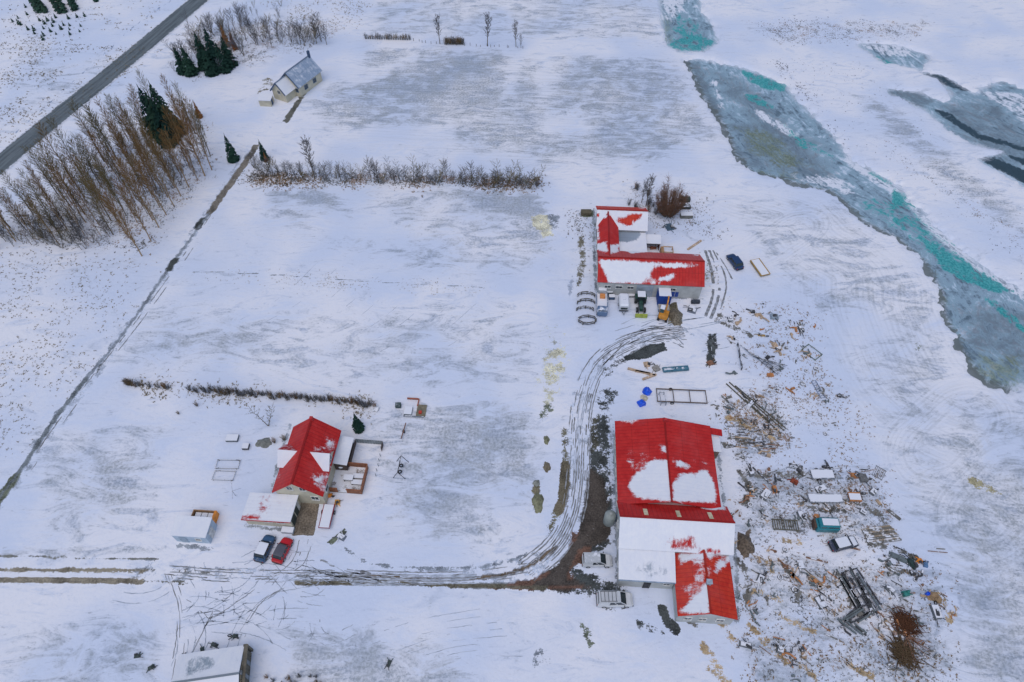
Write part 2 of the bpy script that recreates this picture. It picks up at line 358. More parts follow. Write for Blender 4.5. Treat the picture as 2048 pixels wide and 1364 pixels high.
dirt([(1158, 422), (1190, 418), (1190, 434), (1160, 436)], .7, .5, GRASS)
dirt([(1478, 1080), (1502, 1050), (1500, 1110), (1476, 1115)], .75, .5, (.14, .11, .085))
dirt([(1265, 1235), (1300, 1240), (1345, 1270), (1330, 1280), (1275, 1262)], .56, .8, GRAVEL)
dirt([(1310, 1208), (1328, 1208), (1368, 1262), (1350, 1275), (1330, 1255)], .84, .5, GRAVEL)
dirt([(1150, 1240), (1178, 1245), (1195, 1290), (1180, 1300)], .66, .8, GRASS)
dirt([(1060, 1290), (1100, 1290), (1110, 1330), (1060, 1340)], .56, 1.0, GREY)
dirt([(560, 245), (618, 165), (624, 172), (575, 250)], .72, .6, (.12, .12, .10))
dirt([(530, 150), (560, 160), (545, 180), (505, 195)], .52, 1.2, OLIVE)
dirt([(1920, 950), (1950, 948), (2030, 995), (2020, 1000), (1950, 985)], .66, 1.0, (.40, .36, .22))
dirt([(1810, 715), (1845, 700), (1850, 685), (1828, 680)], .52, .8, GRASS)
# rust-brown weeds of the junk field, hedge and wood floors, gravel bars
area(fleck, [(1480, 1080), (1650, 1080), (1900, 1120), (1930, 1450), (1480, 1450)], .52, 4)
area(fleck, [(1420, 800), (1560, 760), (1600, 900), (1480, 940)], .75, 3)
area(fleck, [(1470, 930), (1780, 930), (1800, 1090), (1480, 1090)], .6, 3)
area(fleck, [(1440, 600), (1640, 600), (1700, 900), (1480, 860)], .42, 4)
area(fleck, [(500, 340), (1085, 350), (1085, 378), (500, 368)], .85, 1.5)
area(fleck, [(0, 480), (60, 350), (270, 170), (420, 240), (430, 350), (290, 515)], .62, 3)
area(fleck, [(340, 60), (640, 20), (690, 70), (560, 110), (390, 170)], .6, 4)
area(fleck, [(1490, 40), (1860, 40), (1850, 75), (1560, 95)], .62, 4)
area(fleck, [(1700, 215), (1960, 400), (2048, 450), (2048, 520), (1800, 340)], .48, 4)
area(fleck, [(1240, 370), (1400, 370), (1420, 470), (1300, 480)], .55, 3)
area(fleck, [(1405, 500), (1440, 520), (1420, 600), (1400, 600)], .5, 2)

def grid_obj(name, X, Y, Z, nx, ny, keep=None):
    n = nx * ny; idx = np.arange(n).reshape(ny, nx)
    q = np.stack([idx[:-1, :-1], idx[:-1, 1:], idx[1:, 1:], idx[1:, :-1]], -1).reshape(-1, 4)
    if keep is not None:
        q = q[keep[q].any(1)]; used = np.unique(q); re = np.full(n, -1); re[used] = np.arange(len(used)); q = re[q]
        X, Y, Z = X[used], Y[used], Z[used]; n = len(used)
    else: used = idx.ravel()
    me = bpy.data.meshes.new(name); me.vertices.add(n); me.vertices.foreach_set('co', np.stack([X, Y, Z], 1).astype(np.float32).ravel())
    m = len(q); me.loops.add(m * 4); me.loops.foreach_set('vertex_index', q.astype(np.int32).ravel()); me.polygons.add(m)
    me.polygons.foreach_set('loop_start', np.arange(0, m * 4, 4, dtype=np.int32)); me.polygons.foreach_set('loop_total', np.full(m, 4, np.int32))
    me.polygons.foreach_set('use_smooth', np.ones(m, bool)); me.update(calc_edges=True); me.validate()
    return me, used
def fattr(me, name, a):
    t = me.attributes.new(name, 'FLOAT', 'POINT'); t.data.foreach_set('value', a.astype(np.float32))
def cattr(me, name, c):
    t = me.attributes.new(name, 'FLOAT_COLOR', 'POINT'); t.data.foreach_set('color', np.concatenate([c, np.ones((len(c), 1))], 1).astype(np.float32).ravel())

gme, _ = grid_obj('ground', GX, GY, GZ, NX, NY)
for nm, a in (('thin', thin), ('bare', bare), ('lines', lines), ('phase', phase), ('fleck', fleck)): fattr(gme, nm, a)
cattr(gme, 'tint', tint)

def ground_mat():
    s = NT('snowy ground'); p = s.pos(); x, y, _z = s.sep(p)
    a_thin, a_bare, a_lines, a_phase, a_fl = (s.attr(k) for k in ('thin', 'bare', 'lines', 'phase', 'fleck')); a_tint = s.attr('tint', True)
    big = s.noise(p, .045, 2); mid = s.noise(p, .33, 3, .6); fine = s.noise(p, 2.2, 3, .65); tiny = fine
    streak = s.noise(s.vec(s.math('MULTIPLY', x, .11), s.math('MULTIPLY', y, .30)), 1.0, 7, .72, 1.6)
    snow = s.mix(s.lin(s.math('ADD', s.math('MULTIPLY', big, .65), s.math('MULTIPLY', streak, .35)), .40, .58), (.67, .735, .875), (.86, .855, .89))
    snow = s.mix(s.lin(streak, .47, .66, 0, .62), snow, (.58, .66, .82))
    snow = s.mix(s.lin(fine, .5, .72, 0, .22), snow, (.58, .64, .75))
    # thin snow over winter grass
    v = s.math('ADD', s.math('ADD', s.math('MULTIPLY', a_thin, 1.0), s.math('MULTIPLY', s.math('SUBTRACT', streak, .5), 1.7)), s.math('MULTIPLY', s.math('SUBTRACT', mid, .5), .5))
    tm = s.lin(v, .36, .80)
    grain = s.lin(fine, .36, .66)
    tm = s.math('MULTIPLY', tm, s.math('ADD', s.math('MULTIPLY', grain, s.lin(big, .4, .6, .35, .6)), s.lin(big, .4, .6, .5, .25)))
    tm = s.math('MULTIPLY', tm, s.lin(a_thin, 0.02, .3))
    ln = s.noise(s.vec(s.math('MULTIPLY', a_phase, 1.5), s.math('MULTIPLY', x, .07), s.math('MULTIPLY', y, .07)), 1.0, 4, .7, .25)
    sw = s.math('SINE', s.math('ADD', s.math('MULTIPLY', a_phase, 6.4), s.math('MULTIPLY', mid, 9.0)))
    ln = s.math('ADD', s.math('MULTIPLY', ln, .92), s.math('MULTIPLY', s.math('ADD', s.math('MULTIPLY', sw, .5), .5), .09))
    lm = s.math('MULTIPLY', s.math('MULTIPLY', s.lin(ln, .44, .64), a_lines), s.math('ADD', s.lin(v, .1, .9, .10, .55), s.math('MULTIPLY', fine, .12)))
    g = s.mix(s.lin(mid, .35, .65), (.20, .25, .315), (.23, .26, .27))
    c = s.mix(s.math('MULTIPLY', tm, .86), snow, g)
    c = s.mix(s.math('MULTIPLY', lm, .60), c, g)
    da = s.noise(s.vec(s.math('MULTIPLY', x, .75), s.math('MULTIPLY', y, 2.0)), 1.0, 4, .72, .5)
    dm = s.math('MULTIPLY', s.lin(da, .57, .68), s.lin(v, .10, .70, .0, .62))
    c = s.mix(dm, c, (.19, .22, .25))
    # flecks of weeds and stones poking through
    f1 = s.noise(p, .42, 5, .72); f2 = s.noise(p, 2.7, 3, .7)
    fm = s.lin(s.math('ADD', s.math('MULTIPLY', f1, .5), s.math('ADD', s.math('MULTIPLY', f2, .55), s.math('MULTIPLY', a_fl, .22))), .675, .735)
    fm = s.math('MULTIPLY', fm, s.lin(a_fl, .02, .2))
    hue = s.noise(s.mul(p, (1, 1, 0)), .22, 3)
    c = s.mix(s.math('MULTIPLY', fm, .85), c, s.mix(s.lin(hue, .45, .62), (.085, .085, .078), (.26, .15, .075)))
    # bare ground and the painted shade strips
    b1 = s.noise(p, .55, 6, .70); b2 = s.noise(p, 4.0, 3, .6)
    bv = s.math('ADD', a_bare, s.math('MULTIPLY', s.math('SUBTRACT', s.math('ADD', s.math('MULTIPLY', b1, .72), s.math('MULTIPLY', b2, .28)), .5), 1.9))
    bm = s.math('MULTIPLY', s.lin(bv, .50, .62), s.lin(a_bare, .12, .35))
    d = s.n('ShaderNodeVectorMath'); d.operation = 'SCALE'; s.put(d.inputs[0], a_tint); s.put(d.inputs[3], s.lin(s.math('ADD', s.math('MULTIPLY', b2, .5), s.math('MULTIPLY', mid, .5)), .32, .68, .35, 1.6))
    c = s.mix(bm, c, s.mix(s.lin(tiny, .62, .78, 0, .35), d.outputs[0], (.5, .5, .52)))
    s.bump(s.noise(p, .8, 4, .6), .3, .35)
    return s.out(c, s.mix(bm, (.55,) * 3, (.75,) * 3), 0, .25)
ground = link('ground', gme, ground_mat()); ground['kind'] = 'structure'

# ------------------------------------------------------------------ river ice
def ice_sheet(polys, x0, x1, y0, y1, st, spots, name):
    xs = np.arange(x0, x1, st); ys = np.arange(y0, y1, st); X, Y = np.meshgrid(xs, ys); X = X.ravel(); Y = Y.ravel()
    wp = (fbm(X * .25, Y * .25) - .5) * 4
    sd = np.maximum.reduce([sdpoly(X, Y, q) for q in polys])
    ch = {k: np.zeros(len(X)) for k in ('teal', 'moss', 'dark', 'cover', 'deep')}
    for kind, amt, fe, px in spots:
        a = amt * sstep(sdpoly(X, Y, gp(px)) + wp * .35 * fe, -fe, fe); ch[kind] = np.maximum(ch[kind], a)
    flow = sdline(X, Y, gp([(1340, -60), (1370, 110), (1450, 230), (1560, 345), (1700, 440), (1860, 560), (1930, 700), (2100, 850), (2500, 1000)]))
    me, used = grid_obj(name, X, Y, np.full(len(X), -.5), len(xs), len(ys), keep=sd > -3)
    for k in ch: fattr(me, k, ch[k][used])
    bk = sdline(X, Y, RIV1[:20]); fattr(me, 'bank', (np.clip(1 - bk / 3.0, 0, 1) if name == 'river' else bk * 0)[used])
    fattr(me, 'flow', flow[used]); fattr(me, 'edge', sd[used])
    o = link(name, me, ICE); o['kind'] = 'structure'; return o
def ice_mat():
    s = NT('river ice'); p = s.pos(); x, y, _ = s.sep(p); fl = s.attr('flow')
    st = s.noise(s.vec(s.math('MULTIPLY', fl, .30), s.math('MULTIPLY', x, .10), s.math('MULTIPLY', y, .10)), 1.0, 6, .66, 2.6)
    n1 = s.noise(p, .13, 7, .64, 2.2); n2 = s.noise(p, .45, 6, .68, 1.2); n3 = s.noise(p, 2.2, 4, .7)
    k = s.math('ADD', s.math('ADD', s.math('MULTIPLY', st, .40), s.math('MULTIPLY', n1, .35)), s.math('MULTIPLY', n2, .25))
    k = s.math('ADD', s.math('MULTIPLY', s.math('SUBTRACT', k, .5), 2.0), .52, clamp=True)
    r = s.n('ShaderNodeValToRGB'); s.put(r.inputs[0], k); cr = r.color_ramp
    for q, col in ((.34, (.11, .165, .205)), (.42, (.20, .285, .35)), (.49, (.29, .41, .50)), (.55, (.26, .39, .46)), (.62, (.42, .55, .66)), (.74, (.68, .74, .82))):
        el = cr.elements.new(q); el.color = (*col, 1)
    cr.elements.remove(cr.elements[0]); cr.elements.remove(cr.elements[-1])
    c = r.outputs[0]
    c = s.mix(s.lin(n3, .58, .78, 0, .28), c, (.62, .69, .77))
    def lay(c, k, col, lo=.5, amp=1.1, w=.10, mx=1.0):
        v = s.math('ADD', s.attr(k), s.math('MULTIPLY', s.math('SUBTRACT', s.math('ADD', s.math('ADD', s.math('MULTIPLY', n2, .40), s.math('MULTIPLY', n3, .15)), s.math('MULTIPLY', st, .45)), .5), amp))
        return s.mix(s.math('MULTIPLY', s.lin(v, lo - w, lo + w, 0, mx), s.lin(s.attr(k), .1, .3)), c, col)
    c = lay(c, 'dark', s.mix(n3, (.075, .10, .125), (.21, .26, .30)), .58, 4.0, .35, .85)
    c = lay(c, 'moss', s.mix(s.lin(n3, .35, .65), (.09, .125, .08), (.25, .30, .19)), .66, 4.4, .4, .8)
    c = lay(c, 'cover', (.76, .79, .86), .50, 4.6, .22)
    c = lay(c, 'teal', s.mix(s.lin(n3, .4, .6), (.012, .25, .26), (.08, .43, .43)), .57, 5.0, .2, .95)
    c = lay(c, 'deep', (.03, .06, .08), .55, 3.0, .16)
    bv = s.lin(s.math('ADD', s.attr('bank'), s.math('MULTIPLY', s.math('SUBTRACT', n2, .5), 2.2)), .30, .75, 0, .85)
    bv = s.math('MULTIPLY', bv, s.lin(s.attr('bank'), .02, .2))
    e = s.math('ADD', s.attr('edge'), s.math('MULTIPLY', s.math('SUBTRACT', s.math('ADD', s.math('MULTIPLY', n2, .6), s.math('MULTIPLY', n3, .4)), .5), 7))
    c = s.mix(s.lin(e, -.4, 1.8, .7, 0), c, (.70, .74, .82))
    c = s.mix(bv, c, s.mix(n3, (.07, .09, .085), (.17, .19, .18)))
    s.bump(s.math('ADD', st, n2), .12, .5)
    return s.out(c, s.lin(n1, .3, .7, .35, .65), 0, .4)
ICE = ice_mat()
SP = [('dark', .8, 2.5, [(1365, 118), (1400, 125), (1440, 200), (1470, 270), (1510, 330), (1460, 305), (1405, 195)]),
      ('dark', .66, 3, [(1450, 240), (1560, 230), (1660, 320), (1700, 380), (1600, 360), (1500, 330)]),
      ('dark', .62, 4, [(1400, 130), (1480, 150), (1600, 260), (1680, 300), (1620, 300), (1480, 230)]),
      ('dark', .88, 1.0, [(1655, 380), (1690, 412), (1730, 450), (1795, 480), (1845, 525), (1878, 585), (1885, 625), (1905, 668), (1898, 668), (1870, 590), (1835, 525), (1785, 482), (1715, 445), (1675, 405)]),
      ('moss', .78, 1.6, [(1830, 512), (1860, 530), (1895, 590), (1905, 640), (1930, 690), (1985, 740), (2010, 782), (1960, 768), (1925, 722), (1895, 660), (1874, 590), (1840, 525)]),
      ('moss', .80, 2.5, [(1470, 250), (1530, 255), (1600, 310), (1640, 330), (1560, 335), (1500, 300)]),
      ('moss', .62, 2.5, [(1500, 335), (1600, 335), (1610, 365), (1540, 360)]),
      ('moss', .72, 2.5, [(1940, 700), (2048, 705), (2048, 770), (2010, 785), (1960, 765)]),
      ('dark', .62, 3, [(1900, 600), (2100, 620), (2200, 760), (2048, 740), (1930, 690)]),
      ('moss', .66, 2, [(1320, 15), (1345, 30), (1345, 88), (1330, 85)]),
      ('cover', .62, 2, [(1320, -20), (1380, -10), (1350, 40), (1325, 35)]),
      ('teal', .78, .8, [(1330, 88), (1380, 60), (1430, 80), (1410, 100), (1358, 100)]),
      ('teal', .58, 2, [(1350, 20), (1400, 40), (1420, 90), (1350, 85)]),
      ('cover', .62, 1, [(1340, 84), (1400, 80), (1395, 98), (1350, 97)]),
      ('teal', .84, .8, [(1480, 136), (1535, 150), (1575, 166), (1570, 182), (1530, 176), (1500, 160)]),
      ('teal', .70, .9, [(1488, 180), (1530, 195), (1560, 215), (1530, 212), (1495, 196)]),
      ('teal', .55, 1.5, [(1560, 240), (1660, 300), (1680, 320), (1600, 290)]),
      ('cover', .64, 1.0, [(1490, 200), (1560, 240), (1610, 270), (1590, 272), (1520, 235)]),
      ('cover', .60, 1.5, [(1430, 150), (1450, 210), (1440, 215), (1420, 165)]),
      ('teal', .85, .7, [(1735, 334), (1775, 352), (1800, 378), (1775, 365), (1740, 345)]),
      ('teal', .95, .7, [(1790, 378), (1822, 380), (1812, 400), (1792, 415), (1790, 430), (1828, 462), (1808, 460), (1780, 428), (1785, 405)]),
      ('teal', .95, .7, [(1832, 462), (1862, 480), (1902, 502), (1922, 522), (1990, 555), (2010, 575), (2000, 585), (1960, 570), (1925, 560), (1890, 535), (1868, 505), (1845, 485)]),
      ('teal', .80, .6, [(1905, 500), (1930, 510), (1955, 535), (1985, 552), (2030, 580), (2000, 580), (1950, 552)]),
      ('teal', .72, .7, [(1970, 590), (2000, 600), (2048, 645), (2120, 690), (2100, 695), (2030, 645), (1985, 610)]),
      ('teal', .52, 2.5, [(1700, 390), (1830, 390), (1870, 460), (1990, 550), (1900, 540), (1780, 450)]),
      ('cover', .74, 1.5, [(1690, 290), (1705, 318), (1745, 335), (1800, 368), (1850, 420), (1905, 472), (1990, 547), (2048, 575), (2048, 590), (1960, 550), (1880, 480), (1830, 430), (1780, 375), (1700, 335)]),
      ('cover', .55, 2, [(1560, 340), (1690, 350), (1740, 400), (1660, 385)])]
ice_sheet([RIV0, RIV1], 20, 190, 40, 240, .8, SP, 'river')
SP2 = [('cover', .62, 2, [(1715, 84), (1800, 84), (1860, 110), (1780, 110)]), ('teal', .6, 1.2, [(1755, 108), (1790, 122), (1780, 128), (1750, 120)]), ('dark', .7, 1.5, [(1770, 168), (1840, 180), (1880, 200), (1850, 215), (1780, 188)]),
       ('deep', .8, .7, [(1835, 138), (1885, 146), (1945, 178), (1930, 180), (1880, 165)]), ('dark', .58, 4, [(1860, 200), (2000, 190), (2100, 300), (2048, 340), (1930, 280)]),
       ('deep', .85, .6, [(1855, 208), (1900, 222), (1960, 262), (2060, 292), (2200, 320), (2200, 328), (2050, 300), (1950, 272), (1900, 240)]), ('deep', .95, .6, [(1948, 308), (1990, 312), (2048, 335), (2200, 380), (2200, 420), (2048, 362), (1995, 335)]),
       ('deep', .9, .6, [(2012, 305), (2048, 312), (2160, 345), (2160, 358), (2048, 328)]), ('cover', .58, 1.5, [(1960, 180), (2048, 180), (2200, 230), (2200, 280), (2048, 240)])]
ice_sheet([RIV2, RIV3], 70, 260, 95, 200, .8, SP2, 'river_channel')

# ------------------------------------------------------------------ asphalt road
def ribbon(name, pts, hw, z, m, kind='structure'):
    V, F, U = [], [], []
    pts = smooth(pts); acc = 0
    for i, p in enumerate(pts):
        a = Vector(pts[max(i - 1, 0)]); b = Vector(pts[min(i + 1, len(pts) - 1)]); d = (b - a).normalized(); nrm = Vector((-d.y, d.x))
        if i: acc += (Vector(p) - Vector(pts[i - 1])).length
        for k in range(9):
            t = -1 + k / 4; V.append((p[0] + nrm.x * hw * t, p[1] + nrm.y * hw * t, z)); U.append((t * hw, acc))
    for i in range(len(pts) - 1):
        for k in range(8): F.append((i * 9 + k, i * 9 + k + 1, (i + 1) * 9 + k + 1, (i + 1) * 9 + k))
    me = bpy.data.meshes.new(name); me.from_pydata(V, [], F); me.update()
    fattr(me, 'across', np.array([u[0] for u in U])); fattr(me, 'along', np.array([u[1] for u in U]))
    o = link(name, me, m); o['kind'] = kind; return o
s = NT('wet asphalt'); ac = s.attr('across'); al = s.attr('along')
n = s.noise(s.vec(s.math('MULTIPLY', ac, 1.5), s.math('MULTIPLY', al, .07)), 1, 4, .6); n2 = s.noise(s.pos(), 1.2, 5, .65)
c = s.mix(s.lin(n, .35, .65), (.075, .09, .095), (.16, .185, .195)); c = s.mix(s.lin(n2, .45, .75, 0, .4), c, (.20, .22, .22))
edge = s.math('ADD', s.math('ABSOLUTE', ac), s.math('MULTIPLY', s.math('SUBTRACT', n2, .5), 1.6))
c = s.mix(s.lin(edge, 2.75, 3.15), c, (.72, .74, .80))
ASPH = s.out(c, .5)
ribbon('road', [tuple(P(*q)[:2]) for q in [(-400, 660), (-200, 505), (0, 328), (100, 245), (200, 165), (300, 82), (400, -2), (470, -60), (560, -130)]], 3.3, .06, ASPH)

# ------------------------------------------------------------------ tyre tracks pressed through the snow (broken dark strips a little above the ground sheet)
TV, TF = [], []
def track(px, w=.22, gap=.45, seed=0, off=0.0, jit=.05):
    pts = smooth(gp(px)); L = []
    for a, b in zip(pts, pts[1:]):
        d = math.dist(a, b); k = max(1, int(d / .35)); L += [(a[0] + (b[0] - a[0]) * i / k, a[1] + (b[1] - a[1]) * i / k) for i in range(k)]
    rnd = random.Random(seed); ph = rnd.random() * 90; prev = None
    for i in range(1, len(L) - 1):
        d = Vector((L[i + 1][0] - L[i - 1][0], L[i + 1][1] - L[i - 1][1])); d = d.normalized() if d.length > 1e-5 else Vector((1, 0)); nr = Vector((-d.y, d.x))
        nz = float(fbm(np.array([i * .16 + ph]), np.array([ph * 3.1]), 3)[0])
        if nz < gap: prev = None; continue
        ww = w * min(1, (nz - gap) * 6 + .25) * (.8 + .4 * rnd.random()) / 2; c = Vector(L[i]) + nr * (off + rnd.uniform(-jit, jit))
        k = len(TV); TV.extend([(c.x + nr.x * ww, c.y + nr.y * ww, .014), (c.x - nr.x * ww, c.y - nr.y * ww, .014)])
        if prev is not None: TF.append((prev, prev + 1, k + 1, k))
        prev = k
NL = [(1050, 1140), (1110, 1095), (1140, 1040), (1152, 980), (1156, 900), (1158, 830), (1168, 780), (1185, 738), (1215, 705), (1260, 682), (1310, 668), (1370, 662)]
for i, o_ in enumerate((-2.0, -1.65, -1.3, -1.0, -.65, -.3, .1, .45, .8, 1.15, 1.6)): track(NL, .2, .40 + .05 * (i % 3), i, o_)
ROAD2 = [(330, 1140), (450, 1150), (580, 1150), (700, 1150), (850, 1155), (960, 1152), (1060, 1135)]
for i, o_ in enumerate((-1.0, -.6, -.2, .3, .7)): track(ROAD2, .16, .42, 20 + i, o_)
for i in range(5): track([(1205, 735 - i * 4), (1250, 690 - i * 5), (1300, 668 - i * 5), (1370, 652 + i * 3)], .25, .48, 30 + i, 0)
for i in range(4): track([(1260, 700 + i * 3), (1310, 672 + i * 3), (1345, 668 + i * 5), (1368, 690 + i * 2)], .22, .50, 40 + i)
for i, q in enumerate(([(1410, 500), (1425, 545), (1428, 590), (1410, 635)], [(1418, 500), (1437, 545), (1440, 590), (1420, 640)], [(1425, 500), (1447, 540), (1455, 575), (1440, 620)], [(1432, 505), (1450, 530), (1465, 560)])): track(q, .55 if i < 2 else .34, .30, 50 + i)
for i in range(5): track([(640 + i * 7, 1120 + i * 8), (690 + i * 7, 1132 + i * 6), (745 + i * 5, 1148 + i * 4)], .26, .42, 60 + i)
for i in range(4): track([(330 + i * 6, 1150), (350 + i * 6, 1200), (358 + i * 5, 1260), (335 + i * 8, 1364)], .13, .52, 70 + i)
for i in range(6): track([(360 + i * 12, 1190 + i * 9), (420, 1215 + i * 7), (520 + i * 8, 1160 - i * 3)], .10, .55, 80 + i)
for i in range(4): track([(470 - i * 16, 1364), (500 - i * 6, 1260), (540 - i * 6, 1190), (620, 1150 + i * 5)], .11, .53, 90 + i)
for i in range(5): track([(590 + i * 9, 1078), (585 + i * 8, 1110), (560 + i * 10, 1140), (520, 1160)], .12, .52, 100 + i)
for i in range(3): track([(345 + i * 4, 1364), (385 + i * 4, 1290), (430, 1225 - i * 6)], .16, .5, 110 + i)
for i in range(2): track([(425 + i * 9, 425), (300 + i * 10, 610), (130 + i * 12, 820), (20 + i * 14, 985)], .2, .5, 115 + i)
DV, DF = TV, TF; TV, TF = [], []
rt = random.Random(21)
for i in range(46):
    x0_, y0_ = rt.uniform(330, 620), rt.uniform(1120, 1290); a_ = rt.choice((.1, .3, 1.2, 1.9, -.5)) + rt.gauss(0, .25); L_ = rt.uniform(40, 130); cv = rt.uniform(-.9, .9)
    q = [(x0_ + L_ * t * math.cos(a_ + cv * t), y0_ + .75 * L_ * t * math.sin(a_ + cv * t)) for t in (0, .33, .66, 1)]
    track(q, .12, .36, 200 + i, 0); track(q, .12, .36, 260 + i, 1.4)
for i in range(16):
    x0_, y0_ = rt.uniform(1200, 1420), rt.uniform(645, 710); track([(x0_, y0_), (x0_ + 40, y0_ - rt.uniform(5, 22)), (x0_ + 90, y0_ - rt.uniform(0, 30))], .2, .36, 330 + i)
for i in range(4): track([(1180 + i * 9, 720), (1160 + i * 3.2, 800), (1148 + i * 3, 900), (1146 + i * 2.6, 990)], .14, .40, 350 + i)
for i in range(10): track([(600 + i * 12, 1140 + i * 2), (700, 1146 + i * 3), (820, 1152 + i * 2), (960, 1148 + i * 2)], .14, .38, 370 + i)
for i in range(8): track([(700 + i * 30, 1290 + i * 4), (820 + i * 20, 1240 + i * 10), (980 + i * 10, 1215 + i * 14)], .09, .46, 390 + i)
for i in range(10): track([(480 + i * 40, 640 + 9 * i), (560 + i * 40, 600 + 9 * i), (640 + i * 40, 520 + 10 * i)], .09, .50, 400 + i)
pme = bpy.data.meshes.new('faint_tracks'); pme.from_pydata([(v[0], v[1], .009) for v in TV], [], TF); pme.update()
s = NT('packed snow rut'); n = s.noise(s.pos(), .8, 4)
po = link('faint_tracks', pme, s.out(s.mix(s.lin(n, .35, .65), (.33, .37, .44), (.58, .63, .71)), .7)); po['kind'] = 'structure'
TV, TF = DV, DF
tme = bpy.data.meshes.new('tyre_tracks'); tme.from_pydata(TV, [], TF); tme.update()
s = NT('track mud'); n = s.noise(s.pos(), 1.2, 4)
to = link('tyre_tracks', tme, s.out(s.mix(s.lin(n, .35, .65), (.15, .15, .145), (.36, .38, .42)), .7)); to['kind'] = 'structure'
# ------------------------------------------------------------------ buildings
def roof_mat(name, col, col2, wear=.12, corr=.6):
    if name in MATS: return MATS[name]
    s = NT(name); p = s.pos(); u = s.attr('ru'); v = s.attr('rv'); a = s.attr('snow')
    n1 = s.noise(p, .7, 6, .75, .5); n2 = s.noise(s.vec(s.math('MULTIPLY', u, 1.7), s.math('MULTIPLY', v, .75)), 1.0, 6, .78, .4)
    m = s.lin(s.math('ADD', a, s.math('MULTIPLY', s.math('SUBTRACT', s.math('ADD', s.math('MULTIPLY', n2, .5), s.math('MULTIPLY', n1, .5)), .5), 2.5)), .34, .74)
    m = s.math('MAXIMUM', s.math('MULTIPLY', m, s.lin(a, .04, .2)), s.lin(a, .86, 1.0))
    c = s.mix(s.lin(n1, .3, .72), col, col2)
    c = s.mix(s.lin(n2, .55, .8, 0, wear), c, (.62, .55, .55))
    rib = s.math('PINGPONG', s.math('MULTIPLY', u, 1 / corr), .5)
    c = s.mix(s.lin(rib, .0, .16, .42, 0), c, tuple(k * .45 for k in col))
    seam = s.math('PINGPONG', s.math('MULTIPLY', v, 1 / 2.6), .5)
    c = s.mix(s.lin(seam, .0, .03, .45, 0), c, tuple(k * .4 for k in col))
    c = s.mix(s.lin(s.noise(p, .16, 3), .45, .68, 0, .18), c, tuple(min(1, k * .75 + .13) for k in col))
    sn = s.mix(s.lin(n1, .35, .7), (.76, .78, .84), (.83, .835, .86))
    sn = s.mix(s.lin(rib, 0, .1, .05, 0), sn, (.62, .65, .72))
    c = s.mix(m, c, sn)
    s.bump(s.math('ADD', s.math('MULTIPLY', m, .8), s.math('MULTIPLY', s.lin(rib, 0, .3), .25)), .08, .5)
    MATS[name] = s.out(c, .6, 0, .3); return MATS[name]
RED = lambda: roof_mat('red corrugated roof', (.46, .011, .011), (.60, .027, .022))
RED2 = lambda: roof_mat('faded red roof', (.46, .04, .042), (.56, .08, .07))
ORED = lambda: roof_mat('orange red roof', (.52, .018, .009), (.66, .055, .02))
BLUE = lambda: roof_mat('blue grey roof', (.26, .34, .46), (.40, .48, .60))
GREYR = lambda: roof_mat('pale grey roof', (.30, .36, .42), (.42, .47, .52))
def WHITE(): return mat('white painted wall', (.46, .47, .45), .6, 0, .12, .7)
def CREAM(): return mat('cream painted wall', (.58, .53, .40), .6, 0, .12, .7)
def GLASS():
    if 'pane' in MATS: return MATS['pane']
    s = NT('window glass'); MATS['pane'] = s.out((.05, .065, .075), .12, 0, .6); return MATS['pane']
def FRAME(): return mat('white window frame', (.72, .72, .70), .5)
def SILVER(): return mat('pale grey door', (.36, .42, .48), .55, 0, .15, .8)

def slope(name, parent, p0, p1, p2, p3, m, snow=0.0, polys=(), st=.35, th=.14, fe=.8):
    """one roof slope: p0-p1 along the eave, p3-p2 along the ridge (parent coordinates); polys = (amount, outline on the survey picture)"""
    mw = parent.matrix_world
    p0, p1, p2, p3 = (Vector(q) for q in (p0, p1, p2, p3))
    U = (p1 - p0); L = U.length; du = U / L; nrm = du.cross(p3 - p0).normalized(); dv = nrm.cross(du)
    nu = max(2, int(L / st)); nv = max(2, int((p3 - p0).length / st)); V = []; uv = []
    for j in range(nv + 1):
        for i in range(nu + 1):
            a, b = i / nu, j / nv; q = (p0 * (1 - a) + p1 * a) * (1 - b) + (p3 * (1 - a) + p2 * a) * b
            V.append(q); uv.append(((q - p0).dot(du), (q - p0).dot(dv)))
    F = [(j * (nu + 1) + i, j * (nu + 1) + i + 1, (j + 1) * (nu + 1) + i + 1, (j + 1) * (nu + 1) + i) for j in range(nv) for i in range(nu)]
    k = len(V); low = [q - nrm * th for q in (p0, p1, p2, p3)]; V += low + [p0, p1, p2, p3]
    uv += [((q - p0).dot(du), (q - p0).dot(dv)) for q in low + [p0, p1, p2, p3]]
    F += [(k + 3, k + 2, k + 1, k)] + [(k + i, k + (i + 1) % 4, k + 4 + (i + 1) % 4, k + 4 + i) for i in range(4)]
    me = bpy.data.meshes.new(name); me.from_pydata(V, [], F); me.update()
    X = np.array([t[0] for t in uv]); Y = np.array([t[1] for t in uv]); amt = np.full(len(X), float(snow))
    wp0 = mw @ p0; wd = (mw.to_3x3() @ du); wv = (mw.to_3x3() @ dv); wn_ = wd.cross(wv)
    for am, px in polys:
        pts = []
        for q in px:
            d = ray(*q); t = (wp0 - CAMP).dot(wn_) / d.dot(wn_); h = CAMP + d * t - wp0; pts.append((h.dot(wd), h.dot(wv)))
        w = sstep(sdpoly(X, Y, pts), -fe, fe); amt = amt * (1 - w) + am * w
    fattr(me, 'snow', amt); fattr(me, 'ru', X); fattr(me, 'rv', Y)
    return link(name, me, m, parent)

